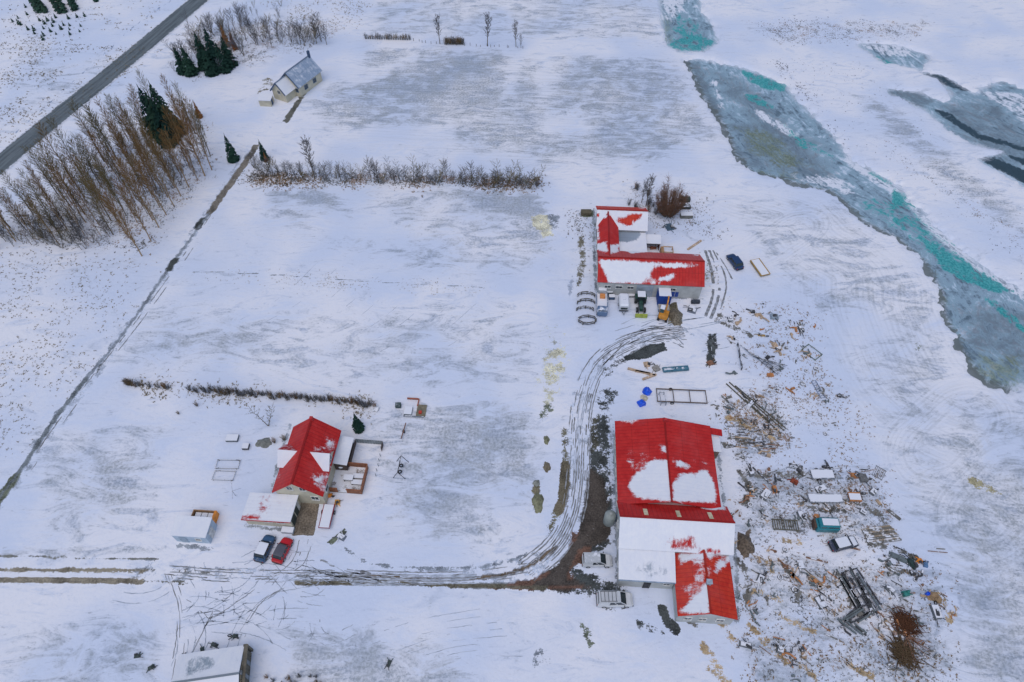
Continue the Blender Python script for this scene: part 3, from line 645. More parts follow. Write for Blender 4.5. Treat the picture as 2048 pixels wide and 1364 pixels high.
def gable(T, x0, x1, y0, y1, ez, rz_, along, wm, mats, snows, ov=.35, wall='wall', z0=0.0, ridge=None):
    """walls and two slopes; along = 'x' or 'y' (ridge direction); mats, snows for (first, second) slope: south/west first"""
    b = MB()
    if along == 'y':
        c = (x0 + x1) / 2 if ridge is None else ridge
        sec = [(x0, z0), (x1, z0), (x1, ez), (c, rz_), (x0, ez)]
        b.loft([[(q[0], y0, q[1]) for q in sec], [(q[0], y1, q[1]) for q in sec]])
        e0 = ez - ov * (rz_ - ez) / (c - x0); e1 = ez - ov * (rz_ - ez) / (x1 - c); t = .16
        A = ((x0 - ov, y1 + ov, e0 + t), (x0 - ov, y0 - ov, e0 + t), (c, y0 - ov, rz_ + t), (c, y1 + ov, rz_ + t))
        B = ((x1 + ov, y0 - ov, e1 + t), (x1 + ov, y1 + ov, e1 + t), (c, y1 + ov, rz_ + t), (c, y0 - ov, rz_ + t))
    else:
        c = (y0 + y1) / 2 if ridge is None else ridge
        sec = [(y0, z0), (y1, z0), (y1, ez), (c, rz_), (y0, ez)]
        b.loft([[(x0, q[0], q[1]) for q in sec], [(x1, q[0], q[1]) for q in sec]])
        e0 = ez - ov * (rz_ - ez) / (c - y0); e1 = ez - ov * (rz_ - ez) / (y1 - c); t = .16
        A = ((x0 - ov, y0 - ov, e0 + t), (x1 + ov, y0 - ov, e0 + t), (x1 + ov, c, rz_ + t), (x0 - ov, c, rz_ + t))
        B = ((x1 + ov, y1 + ov, e1 + t), (x0 - ov, y1 + ov, e1 + t), (x0 - ov, c, rz_ + t), (x1 + ov, c, rz_ + t))
    b.build(wall, wm, T)
    r0 = slope('roof', T, *A, mats[0], *snows[0]); r1 = slope('roof', T, *B, mats[1], *snows[1])
    rc = MB().beam(Vector(A[3]) + Vector((0, 0, .05)), Vector(A[2]) + Vector((0, 0, .05)), .28, .06).build('ridge_cap', mats[0], r0)
    for nm in ('snow', 'ru', 'rv'): fattr(rc.data, nm, np.zeros(8))
    return r0, r1
def window(T, c, w, h, face, name='window', fm=None):
    """face: 's','n','w','e' = side of the building it is set in"""
    f = MB(); g = MB(); x, y, z = c; t = .07
    def bx(m, u, dz, su, sz, dep, o):
        if face in 'sn': s_ = -1 if face == 's' else 1; m.box((x + u, y + s_ * o, z + dz), (su, dep, sz))
        else: s_ = -1 if face == 'w' else 1; m.box((x + s_ * o, y + u, z + dz), (dep, su, sz))
    bx(f, 0, h / 2, w + 2 * t, t, .10, .05); bx(f, 0, -h / 2, w + 2 * t, t, .16, .08); bx(f, -w / 2 - t / 2 + .02, 0, t, h - t, .10, .05); bx(f, w / 2 + t / 2 - .02, 0, t, h - t, .10, .05)
    if w > .8: bx(f, 0, 0, .05, h - t, .08, .045)
    fo = f.build(name, fm or FRAME(), T); bx(g, 0, 0, w - .02, h - .08, .05, .03); g.build('pane', GLASS(), fo); return fo

FR = math.radians(-3.5); E_ = Vector((math.cos(FR), math.sin(FR), 0)); N_ = Vector((-math.sin(FR), math.cos(FR), 0))
def farm(a, b, z=0): return E_ * a + N_ * b + Vector((0, 0, z))

# --- the big red barn with its wings
T = thing('barn', 'large red roofed barn complex with white walls and patchy roof snow beside the muddy yard', 'barn', farm(21, 44), FR)
bpy.context.view_layer.update()
o = (-21, -44)
def R(x0, x1, y0, y1): return x0 + o[0], x1 + o[0], y0 + o[1], y1 + o[1]
gable(T, *R(13.4, 28.0, 44.6, 58.3), 5.0, 6.7, 'y', WHITE(), (RED(), RED()),
      ((0, [(1, [(1309, 918), (1337, 918), (1345, 1003), (1270, 995), (1255, 973), (1259, 960), (1277, 940), (1298, 923)]), (.9, [(1318, 890), (1334, 890), (1335, 908), (1324, 906)]), (.36, [(1250, 900), (1300, 905), (1290, 935), (1255, 945)]), (.8, [(1240, 836), (1278, 836), (1262, 849), (1240, 842)])]),
       (0, [(1, [(1350, 920), (1363, 920), (1380, 932), (1377, 937), (1351, 934)]), (1, [(1359, 945), (1389, 949), (1400, 938), (1416, 942), (1429, 968), (1434, 1006), (1345, 1003), (1346, 968)]), (.36, [(1340, 905), (1352, 915), (1348, 925), (1338, 915)]), (.35, [(1385, 915), (1420, 915), (1420, 935), (1385, 935)])])))
gable(T, *R(13.3, 28.9, 37.9, 44.6), 5.0, 7.5, 'x', WHITE(), (RED(), RED()),
      ((1.0, [(.44, [(1340, 1070), (1388, 1072), (1398, 1102), (1338, 1098)]), (.05, [(1414, 1098), (1438, 1098), (1440, 1106), (1414, 1106)])]),
       (0.0, [(.55, [(1345, 1003), (1400, 1006), (1414, 1016), (1345, 1008)]), (1, [(1380, 1005), (1451, 1009), (1452, 1020), (1414, 1019)])])))
# lean-to
w = MB(); x0, x1, y0, y1 = R(13.3, 21.0, 33.9, 37.75)
w.loft([[(x, y0, 0), (x, y1, 0), (x, y1, 4.5), (x, y0, 3.5)] for x in (x0, x1)]); w.build('wall', WHITE(), T)
slope('roof', T, (x0 - .3, y0 - .3, 3.6), (x1, y0 - .3, 3.6), (x1, y1 + .1, 4.68), (x0 - .3, y1 + .1, 4.68), GREYR(), 1.0, [(.62, [(1270, 1130), (1290, 1116), (1330, 1128), (1345, 1150), (1300, 1155), (1262, 1150)])])
MB().beam((x0 - .3, y0 - .36, 3.5), (x1, y0 - .36, 3.5), .12, .16).build('gutter', mat('grey blue gutter', (.28, .36, .46)), T)
gable(T, *R(21.15, 28.8, 29.4, 37.7), 3.3, 5.1, 'y', WHITE(), (ORED(), ORED()),
      ((0.0, [(1, [(1408, 1170), (1418, 1172), (1420, 1226), (1365, 1226), (1359, 1222), (1375, 1205), (1400, 1178)]), (.50, [(1384, 1117), (1411, 1110), (1413, 1170), (1387, 1165)]), (.52, [(1358, 1168), (1400, 1168), (1380, 1190), (1358, 1185)]), (1, [(1356, 1105), (1411, 1105), (1411, 1118), (1380, 1118), (1360, 1130)])]),
       (0.0, [(1, [(1441, 1119), (1462, 1112), (1463, 1120), (1433, 1146), (1422, 1146)]), (.52, [(1412, 1130), (1426, 1125), (1424, 1150), (1412, 1150)]), (1, [(1412, 1100), (1462, 1103), (1462, 1112), (1440, 1110), (1414, 1117)])])), ov=.25)
for a in (16.8, 21.5, 26.1):
    q = Vector((a + o[0], 42.55 + o[1], 0)); sl = (7.5 - 5.0) / 3.35
    z = lambda y: 7.5 + .2 - (y + o[1] * 0 - (41.25 + o[1])) * sl
    y_a, y_b = 41.75 + o[1], 43.2 + o[1]
    b = MB(); b.add([(q.x - .3, y_a, z(y_a)), (q.x + .3, y_a, z(y_a)), (q.x + .3, y_b, z(y_b)), (q.x - .3, y_b, z(y_b)), (q.x - .3, y_a, z(y_a) + .1), (q.x + .3, y_a, z(y_a) + .1), (q.x + .3, y_b, z(y_b) + .1), (q.x - .3, y_b, z(y_b) + .1)],
                    [(3, 2, 1, 0), (4, 5, 6, 7), (0, 1, 5, 4), (1, 2, 6, 5), (2, 3, 7, 6), (3, 0, 4, 7)])
    b.build('skylight', mat('yellowed skylight plastic', (.66, .56, .36), .4), T)
MB().box((20.7 + o[0], 57.9 + o[1], 7.2), (.4, .4, 1.0)).build('chimney', mat('red chimney', (.5, .03, .03)), T)
ch = MB().box((25.1 + o[0], 33.2 + o[1], 5.5), (.6, .5, 1.0)).build('chimney', mat('grey chimney', (.34, .40, .46)), T)
MB().box((25.1 + o[0], 33.2 + o[1], 6.04), (.8, .7, .08)).build('chimney_cap', mat('grey chimney', (.34, .40, .46)), ch)
for y in (46, 48.5, 51, 53.5, 56): window(T, (13.4 + o[0], y + o[1], 2.6), 1.5, .9, 'w')
for y in (39.2, 42.0): window(T, (13.3 + o[0], y + o[1], 2.6), 1.3, .9, 'w')
for y in (34.8, 36.5): window(T, (13.3 + o[0], y + o[1], 2.0), .9, .8, 'w')
for x in (22.6, 24.6, 27.0): window(T, (x + o[0], 29.4 + o[1], 1.9), 1.0, .9, 's')
for x in (20.0,): window(T, (x + o[0], 33.9 + o[1], 2.0), .9, .7, 's')
d = MB().box((17.3 + o[0], 33.85 + o[1], 1.05), (1.0, .1, 2.1)).build('door', mat('dark door', (.03, .03, .035)), T)
MB().box((17.65 + o[0], 33.77 + o[1], 1.05), (.12, .06, .05)).build('handle', mat('steel', (.5, .5, .5), .4, metal=.6), d)
# small annexe on the east side
x0, x1, y0, y1 = R(28.05, 30.1, 55.6, 58.1); MB().box(((x0 + x1) / 2, (y0 + y1) / 2, 1.3), (x1 - x0, y1 - y0, 2.6)).build('annexe_wall', mat('brown board wall', (.16, .10, .07)), T)
slope('annexe_roof', T, (x1 + .2, y0 - .2, 2.65), (x1 + .2, y1 + .2, 2.65), (x0, y1 + .2, 2.95), (x0, y0 - .2, 2.95), GREYR(), 1.0)
slope('annexe_roof', T, (x1 + .6, y1 + .05, 2.9), (x0, y1 + .05, 3.5), (x0, y1 + 1.2, 3.6), (x1 + .6, y1 + 1.2, 3.0), RED(), 0.0)

# round grey tank by the barn wall
t = thing('feed_tank', 'round grey tank standing against the white west wall of the large barn', 'tank', farm(12.25, 43.6))
b = MB(); n = 20; prof = [(.85, 0), (.88, .1), (.88, 2.5), (.6, 2.85), (.0, 3.0)]
b.loft([[(r * math.cos(2 * math.pi * i / n), r * math.sin(2 * math.pi * i / n), z) for i in range(n)] for r, z in prof]); b.build('shell', mat('grey green tank', (.30, .33, .31), .6, 0, .1), t, True)
MB().tube((0, 0, 2.98), (0, 0, 3.12), .22, .22, 12).build('lid', mat('tank lid', (.42, .44, .42)), t)
MB().path([(.95, 0, .1), (.95, 0, 2.7)], .04).build('pipe', mat('blue pipe', (.1, .2, .4)), t)

# --- the cow house
T = thing('cow_house', 'red roofed L shaped cow house with a long white front wall and snow patches', 'barn', farm(21, 98), FR)
bpy.context.view_layer.update(); o = (-21, -98)
gable(T, *R(11.2, 31.0, 90.7, 98.9), 3.7, 6.0, 'x', WHITE(), (RED(), RED2()),
      ((0.0, [(1, [(1196, 518), (1396, 529), (1396, 532), (1349, 536), (1324, 535), (1308, 534), (1301, 546), (1304, 556), (1316, 563), (1313, 568), (1216, 566), (1206, 539)]), (.95, [(1321, 553), (1352, 546), (1349, 554), (1336, 563), (1316, 560)]), (.42, [(1290, 555), (1316, 558), (1322, 570), (1285, 570)])]),
       (0.0, [(1, [(1188, 488), (1192, 499), (1213, 509), (1240, 498), (1263, 507), (1296, 504), (1298, 488)]), (.8, [(1380, 508), (1398, 509), (1398, 513), (1385, 511)])])), ov=.3)
gable(T, *R(11.2, 21.1, 105.6, 112.2), 3.7, 5.7, 'x', WHITE(), (ORED(), ORED()),
      ((1.0, [(0, [(1263, 428), (1283, 428), (1281, 436), (1266, 445), (1264, 450), (1254, 450), (1236, 443), (1238, 436), (1253, 435)]), (.0, [(1193, 428), (1198, 428), (1198, 433), (1193, 433)])]), (0.0, [(.5, [(1275, 414), (1293, 416), (1293, 420), (1275, 418)])])), ov=.3)
gable(T, *R(11.2, 15.2, 95.6, 108.4), 3.95, 5.45, 'y', WHITE(), (RED(), RED()),
      ((0.0, [(1, [(1190, 490), (1214, 482), (1215, 505), (1192, 500)]), (1, [(1190, 410), (1214, 410), (1214, 436), (1190, 436)]), (.9, [(1190, 440), (1196, 440), (1199, 480), (1190, 478)])]),
       (0.0, [(1, [(1214, 405), (1236, 405), (1236, 440), (1226, 432), (1215, 430)]), (1, [(1215, 490), (1240, 488), (1236, 505), (1216, 508)])])), ov=.2)
x0, x1, y0, y1 = R(15.3, 21.0, 98.6, 105.5)
MB().box(((x0 + x1) / 2, (y0 + y1) / 2, 1.4), (x1 - x0, y1 - y0, 2.8)).build('yard_wall', WHITE(), T)
slope('flat_roof', T, (x0, y0, 2.95), (x1 + .1, y0, 2.95), (x1 + .1, y1, 3.05), (x0, y1, 3.05), roof_mat('grey membrane', (.30, .36, .43), (.34, .40, .47), .05, 30), 1.0, [(0, [(1235, 446), (1262, 452), (1277, 460), (1282, 470), (1272, 480), (1250, 484), (1235, 482)])])
g = MB().box((20.2 + o[0], 90.62 + o[1], 1.6), (3.2, .14, 3.2)).build('sliding_door', SILVER(), T)
MB().box((21.4 + o[0], 90.5 + o[1], 1.4), (.08, .1, .4)).build('handle', mat('steel', (.5, .5, .5), .4, metal=.6), g)
for x in (13.0, 15.2, 17.4): window(T, (x + o[0], 90.7 + o[1], 2.3), 1.2, .7, 's')
for x in (25.5,): window(T, (x + o[0], 90.7 + o[1], 2.3), 1.2, .7, 's')
for y in (92, 94.5, 97, 100.5, 103.5): window(T, (11.2 + o[0], y + o[1], 2.0), 1.0, .7, 'w')
# timber shelters beside it
T = thing('lean_shelter', 'small snow topped timber shelter with dark open front against the cow house', 'shed', farm(22.7, 104.5), FR); bpy.context.view_layer.update()
MB().box((0, .9, 1.0), (2.8, .15, 2.0)).box((-1.4, 0, 1.0), (.12, 1.7, 2.0)).box((1.4, 0, 1.0), (.12, 1.7, 2.0)).build('wall', mat('red brown boards', (.13, .05, .04)), T)
slope('roof', T, (-1.7, -1.1, 2.1), (1.6, -1.1, 2.1), (1.6, 1.2, 2.5), (-1.7, 1.2, 2.5), GREYR(), 1.0)
T = thing('timber_pen', 'pale timber pen with two snow filled bays east of the small shelter', 'pen', farm(25.9, 102), FR)
for y in (-1.9, .3, 1.9): MB().beam((-.9, y, .9), (.9, y, .9), .14, .18).build('rail', mat('new timber', (.52, .34, .20), .7, .25), T)
for x in (-.95, .95):
    MB().beam((x, -2, .9), (x, 2, .9), .16, .2).build('rail', mat('new timber', (.52, .34, .20), .7, .25), T)
    for y in (-1.9, .3, 1.9): MB().box((x, y, .45), (.12, .12, .9)).build('post', mat('new timber', (.52, .34, .20), .7, .25), T)
MB().box((-1.35, -.4, .7), (.5, 3.6, 1.4)).build('board_wall', mat('dark orange boards', (.34, .19, .09), .7, .4), T)

# --- farmhouse
HR = math.radians(-5)
T = thing('farmhouse', 'cream farmhouse with steep bright red gable roof and two cross dormers', 'house', Vector((math.cos(HR) * -36.5 - math.sin(HR) * 48.3, math.sin(HR) * -36.5 + math.cos(HR) * 48.3, 0)), HR)
bpy.context.view_layer.update(); o = (36.5, -48.3)
gable(T, -3.6, 3.6, -5.4, 5.4, 4.0, 7.3, 'y', CREAM(), (RED(), RED()),
      ((0.0, [(.50, [(552, 940), (562, 938), (566, 955), (552, 960)]), (.50, [(566, 896), (588, 890), (590, 912), (566, 912)])]),
       (0.0, [(.60, [(650, 873), (674, 878), (672, 905), (650, 900)]), (.52, [(625, 890), (650, 892), (648, 912), (622, 912)]), (.60, [(622, 950), (648, 945), (655, 985), (630, 975)]), (.52, [(640, 960), (664, 930), (660, 950), (650, 990)])])), ov=.4)
for sgn, f in ((-1, 'w'), (1, 'e')):
    x_o = 3.75 * sgn; ry = .1; hw = 1.75; rzd = 6.55; ezd = 4.7
    b = MB(); sec = [(ry - hw, 3.9), (ry + hw, 3.9), (ry + hw, ezd), (ry, rzd - .1), (ry - hw, ezd)]
    b.loft([[(x_o, q[0], q[1]) for q in sec], [(.9 * sgn, q[0], q[1]) for q in sec]]); D = b.build('dormer', CREAM(), T)
    xo = x_o + .35 * sgn; xi = .75 * sgn
    S = ((xo, ry - hw - .3, ezd - .15), (xi, ry - hw - .3, ezd - .15), (xi, ry, rzd), (xo, ry, rzd)); Nn = ((xi, ry + hw + .3, ezd - .15), (xo, ry + hw + .3, ezd - .15), (xo, ry, rzd), (xi, ry, rzd))
    if sgn > 0: S = (S[1], S[0], S[3], S[2]); Nn = (Nn[1], Nn[0], Nn[3], Nn[2])
    slope('dormer_roof', T, *S, RED(), .97, [], .25, .1); slope('dormer_roof', T, *Nn, RED(), .40, [], .25, .1)
    window(D, (x_o, ry, 4.75), 1.1, .8, f)
for x in (-1.0, 1.0): window(T, (x, -5.4, 5.1), .9, 1.0, 's')
window(T, (2.3, -5.4, 2.2), 1.1, 1.1, 's'); window(T, (-3.6, -2.8, 2.2), 1.1, 1.1, 'w'); window(T, (-3.6, 3.0, 2.2), 1.1, 1.1, 'w'); window(T, (3.6, -3.6, 2.2), 1.1, 1.1, 'e')
MB().box((0.05, 5.35, 7.5), (.5, .5, 1.0)).build('chimney', mat('red chimney', (.5, .03, .03)), T)
MB().box((3.1, -5.32, 1.05), (.9, .1, 2.1)).build('door', mat('brown door', (.13, .07, .04)), T)
# lean-to of corrugated sheet on its east side
b = MB(); b.loft([[(3.65, y, 0), (5.6, y, 0), (5.6, y, 2.3), (3.65, y, 2.7)] for y in (.6, 5.2)]); b.build('porch_wall', mat('dark stained boards', (.075, .05, .04)), T)
slope('porch_roof', T, (5.9, .4, 2.45), (5.9, 5.4, 2.45), (3.62, 5.4, 2.85), (3.62, .4, 2.85), GREYR(), .98)
# garage
b = MB(); gx0, gx1, gy0, gy1 = -7.6, -.45, -9.55, -4.6
b.loft([[(gx0, y, 0), (gx1, y, 0), (gx1, y, 2.7), (gx0, y, 2.3)] for y in (gy0, gy1 - .9)]); G = b.build('garage_wall', CREAM(), T)
slope('garage_roof', T, (gx0 - .3, gy1 - .85, 2.42), (gx0 - .3, gy0 - .3, 2.42), (gx1 + .3, gy0 - .3, 2.9), (gx1 + .3, gy1 - .85, 2.9), RED(), .92, [(.30, [(484, 1036), (496, 1028), (520, 1030), (524, 1040), (484, 1040)]), (.62, [(520, 1000), (540, 990), (535, 1030), (515, 1030)])])
MB().beam((gx0 - .3, gy0 - .34, 2.25), (gx1 + .3, gy0 - .34, 2.72), .06, .18).build('fascia', mat('red fascia', (.5, .04, .04)), T)
for x in (-3.9, -2.0): window(G, (x, gy0, 1.75), 1.2, .45, 's')
for y in (-8.6, -7.0): MB().box((gx1 + .04, y, 1.1), (.08, 1.3, 2.1)).build('garage_door', mat('dark green door', (.04, .055, .05)), T)
for y in (-6.4,): MB().box((gx1 + .05, y, 1.05), (.1, .7, 2.0)).build('door', mat('white boards', (.6, .6, .58)), T)

# terraces: boarded fences round the deck, white fence round the lawn
def hp(x, y, z=0): return T.matrix_world @ Vector((x, y, z))
D = thing('terrace_deck', 'snowy terrace deck enclosed by brown board fence east of the farmhouse', 'deck', hp(6.2, -.9), HR)
MB().box((0, 0, .1), (5.2, 4.6, .2)).build('floor', mat('snowed decking', (.25, .22, .20), .8, .6), D)
WOOD = mat('orange brown boards', (.27, .10, .045), .7, .15)
for a, b_ in (((2.6, -2.3), (2.6, 2.3)), ((.2, -2.3), (2.6, -2.3)), ((-2.6, 2.3), (2.6, 2.3)), ((-2.6, -2.3), (-1.2, -2.3))):
    L = math.dist(a, b_); n = max(2, int(L / .42)); dx, dy = (b_[0] - a[0]) / n, (b_[1] - a[1]) / n
    for i in range(n): MB().box((a[0] + dx * (i + .5), a[1] + dy * (i + .5), .78), (max(abs(dx) - .03, .07), max(abs(dy) - .03, .07), 1.15 + .04 * (i % 2))).build('board', WOOD, D)
    MB().beam((a[0], a[1], 1.42), (b_[0], b_[1], 1.42), .2, .06).build('top_rail', WOOD, D)
for nm, lab, x, y, d in (('garden_table', 'snow capped garden table on the terrace deck', 6.2, -.9, (1.5, 1.0, .7)), ('sun_lounger', 'long snow covered lounger nearest the deck fence', 7.6, -.4, (1.7, .8, .45)), ('sun_lounger', 'long snow covered lounger in front of the other lounger', 7.6, -1.5, (1.7, .8, .45)), ('barbecue', 'round dark barbecue with snow on its lid at the deck corner', 4.6, .9, None)):
    q = hp(x, y, .2); t = thing(nm, lab, nm.split('_')[-1], q, HR)
    if d is None:
        MB().tube((0, 0, .75), (0, 0, .95), .5, .5, 14).tube((0, 0, .95), (0, 0, 1.15), .5, .25, 14).build('kettle', mat('black enamel', (.03, .03, .03), .4, .9), t)
        for k in range(3): MB().tube((.3 * math.cos(k * 2.1), .3 * math.sin(k * 2.1), .75), (.5 * math.cos(k * 2.1), .5 * math.sin(k * 2.1), 0), .03).build('leg', mat('steel', (.5, .5, .5), .4, metal=.6), t)
    else:
        MB().box((0, 0, d[2]), (d[0], d[1], .14)).build('top', mat('dark teak', (.06, .05, .05), .7, 1.0), t)
        for sx in (-1, 1):
            for sy in (-1, 1): MB().box((sx * (d[0] / 2 - .1), sy * (d[1] / 2 - .1), d[2] / 2 - .03), (.09, .09, d[2] - .07)).build('leg', mat('dark teak', (.06, .05, .05), .7, 1.0), t)
D = thing('garden_fence', 'grey board fence round the snowy lawn behind the terrace deck', 'fence', hp(7.1, 4.0), HR)
GB = mat('grey weathered boards', (.20, .23, .24), .7, .3)
for a, b_ in (((-1.3, 1.9), (3.2, 1.9)), ((3.2, 1.9), (3.2, .6)), ((-1.35, 1.9), (-1.35, -2.4))):
    L = math.dist(a, b_); n = max(2, int(L / .45)); dx, dy = (b_[0] - a[0]) / n, (b_[1] - a[1]) / n
    for i in range(n): MB().box((a[0] + dx * (i + .5), a[1] + dy * (i + .5), .6), (max(abs(dx) - .04, .06), max(abs(dy) - .04, .06), 1.2)).build('board', GB if abs(dx) > .01 else mat('dark stained boards', (.075, .05, .04)), D)
for k in range(5): MB().box((3.2 + random.uniform(-.05, .05), -.3 - k * .9, .45), (.08, .08, .9)).build('post', GB, D)

# --- grey-blue shed and wooden bin by the drive
T = thing('garden_shed', 'pale blue grey shed with flat snowy roof by the drive', 'shed', P(389, 1083), math.radians(-4)); bpy.context.view_layer.update()
SB = mat('pale blue shed wall', (.42, .52, .62), .6, 0, .1)
MB().box((0, 1.3, 1.25), (5.2, 2.9, 2.5)).build('wall', SB, T)
slope('roof', T, (-2.7, -.25, 2.55), (2.7, -.25, 2.55), (2.7, 2.85, 2.75), (-2.7, 2.85, 2.75), GREYR(), 1.0)
MB().box((-1.2, -.18, .95), (1.1, .08, 1.9)).build('door', mat('shed door', (.30, .38, .46)), T); window(T, (1.2, -.15, 1.4), .8, .6, 's')
MB().box((2.62, 1.2, 1.0), (.1, 1.2, 2.0)).build('side_door', mat('white boards', (.6, .6, .58)), T)
T = thing('timber_bin', 'open timber bin with a bright orange end panel behind the blue grey shed', 'bin', P(410, 1040), math.radians(-4))
MB().box((-1.7, 0, .6), (.12, 2.2, 1.2)).build('side', mat('dark orange boards', (.34, .19, .09), .7, .4), T); MB().box((0, 1.05, .6), (3.3, .12, 1.2)).build('side', mat('dark orange boards', (.34, .19, .09), .7, .4), T)
MB().box((1.75, 0, .65), (.35, 2.2, 1.3)).build('end_panel', mat('bright orange panel', (.75, .26, .03), .6), T); MB().box((0, -.8, .45), (2.8, .5, .9)).build('front_box', mat('dark green box', (.03, .06, .06), .6), T)
for k in range(3): MB().box((-1.0 + k * 1.0, .3, .35), (.9, 1.2, .7)).build('compartment', mat('compost', (.2, .2, .2), .8, 1.0), T)

# --- cottage by the wood
CR = math.radians(-8.5)
T = thing('cottage', 'cream cottage with pale blue gable roof beside the wood', 'house', P(582, 190), CR - math.radians(20)); bpy.context.view_layer.update()
CR2 = CR - math.radians(20); BS = ((.35, [(572, 150), (610, 150), (590, 185), (560, 175)]),)
gable(T, -3.0, 3.0, .4, 9.2, 3.0, 6.0, 'y', CREAM(), (BLUE(), BLUE()), ((.25, []), (.36, [])), ov=.4)
gable(T, -2.7, 1.6, -3.2, .4, 2.5, 4.9, 'y', CREAM(), (BLUE(), BLUE()), ((.25, []), (.95, [])), ov=.35)
window(T, (-.4, -3.2, 2.4), .9, 1.0, 's'); window(T, (2.3, .4, 1.8), .8, .9, 's', fm=mat('blue trim', (.10, .18, .30))); window(T, (-2.7, -1.4, 1.5), 1.0, .9, 'w'); window(T, (3.0, 3.0, 1.6), 1.1, 1.0, 'e', fm=mat('blue trim', (.10, .18, .30))); window(T, (3.0, 6.4, 1.6), 1.1, 1.0, 'e', fm=mat('blue trim', (.10, .18, .30)))
MB().beam((-3.35, .02, 2.75), (0, .02, 6.05), .1, .3).beam((0, .02, 6.05), (3.35, .02, 2.75), .1, .3).build('gable_trim', mat('dark blue trim', (.05, .09, .17)), T)
MB().beam((-3.0, -3.6, 2.3), (-.55, -3.6, 5.05), .1, .3).beam((-.55, -3.6, 5.05), (1.9, -3.6, 2.3), .1, .3).build('gable_trim', mat('dark blue trim', (.05, .09, .17)), T)
MB().box((.2, 9.3, 6.4), (.5, .6, 2.2)).build('chimney', mat('dark blue trim', (.05, .09, .17)), T)
T = thing('garden_hut', 'tiny cream hut with snowy flat roof before the cottage', 'hut', P(532, 213), math.radians(-4)); bpy.context.view_layer.update()
MB().box((0, 1.2, .9), (3.0, 2.4, 1.8)).build('wall', CREAM(), T); slope('roof', T, (-1.7, -.2, 1.85), (1.7, -.2, 1.85), (1.7, 2.6, 2.1), (-1.7, 2.6, 2.1), GREYR(), 1.0)
MB().box((1.54, 1.1, .85), (.06, .9, 1.6)).build('door', mat('dark blue trim', (.05, .09, .17)), T)

# --- grey shed at the lower edge
R_ = math.radians(8)
T = thing('sheet_metal_shed', 'grey corrugated shed with snowy low roof and weathered timber gable end', 'shed', P(440, 1352), R_); bpy.context.view_layer.update()
gable(T, -4.6, 3.6, -4.6, 2.6, 2.6, 3.7, 'x', mat('corrugated wall', (.24, .29, .34)), (GREYR(), GREYR()), ((1.0, []), (.9, [(.35, [(374, 1322), (420, 1312), (430, 1330), (374, 1352)])])), ov=.15)
for i in range(12): MB().box((3.85, -4.3 + i * .58, 1.35 + .4 * (1 - abs(i - 5.5) / 6)), (.22, .52, 2.7 + .8 * (1 - abs(i - 5.5) / 6))).build('plank', mat('mossy planks', (.13, .115, .085), .85, .1) if i % 3 else mat('grey planks', (.24, .26, .28), .85, .1), T)
MB().box((4.1, -1.0, 3.0), (.5, 7.4, .2)).build('gable_beam', mat('mossy planks', (.13, .115, .085), .85, .1), T)
MB().box((3.9, 2.7, 1.4), (.5, .3, 2.8)).build('post', mat('mossy planks', (.13, .115, .085), .85, .1), T)
# ------------------------------------------------------------------ vehicles
TYRE = mat('tyre rubber', (.025, .025, .027), .85); RIM = mat('wheel rim', (.35, .36, .37), .4, metal=.5); LAMP = mat('headlamp', (.7, .7, .66), .2); TAIL = mat('tail lamp', (.45, .02, .02), .3); BLK = mat('black plastic', (.03, .03, .032), .6)
def rrect(x, hw, z0, z1, r=.12):
    r = min(r, hw * .5, (z1 - z0) * .45)
    return [(x, -hw + r, z0), (x, hw - r, z0), (x, hw, z0 + r), (x, hw, z1 - r), (x, hw - r, z1), (x, -hw + r, z1), (x, -hw, z1 - r), (x, -hw, z0 + r)]
def wheel(T, x, y, r, w, rim=True):
    t = MB().tube((x, y - w / 2, r), (x, y + w / 2, r), r, r, 14).build('wheel', TYRE, T)
    if rim: MB().tube((x, y - w / 2 - .015, r), (x, y + w / 2 + .015, r), r * .6, r * .6, 10).build('rim', RIM, t)
    return t
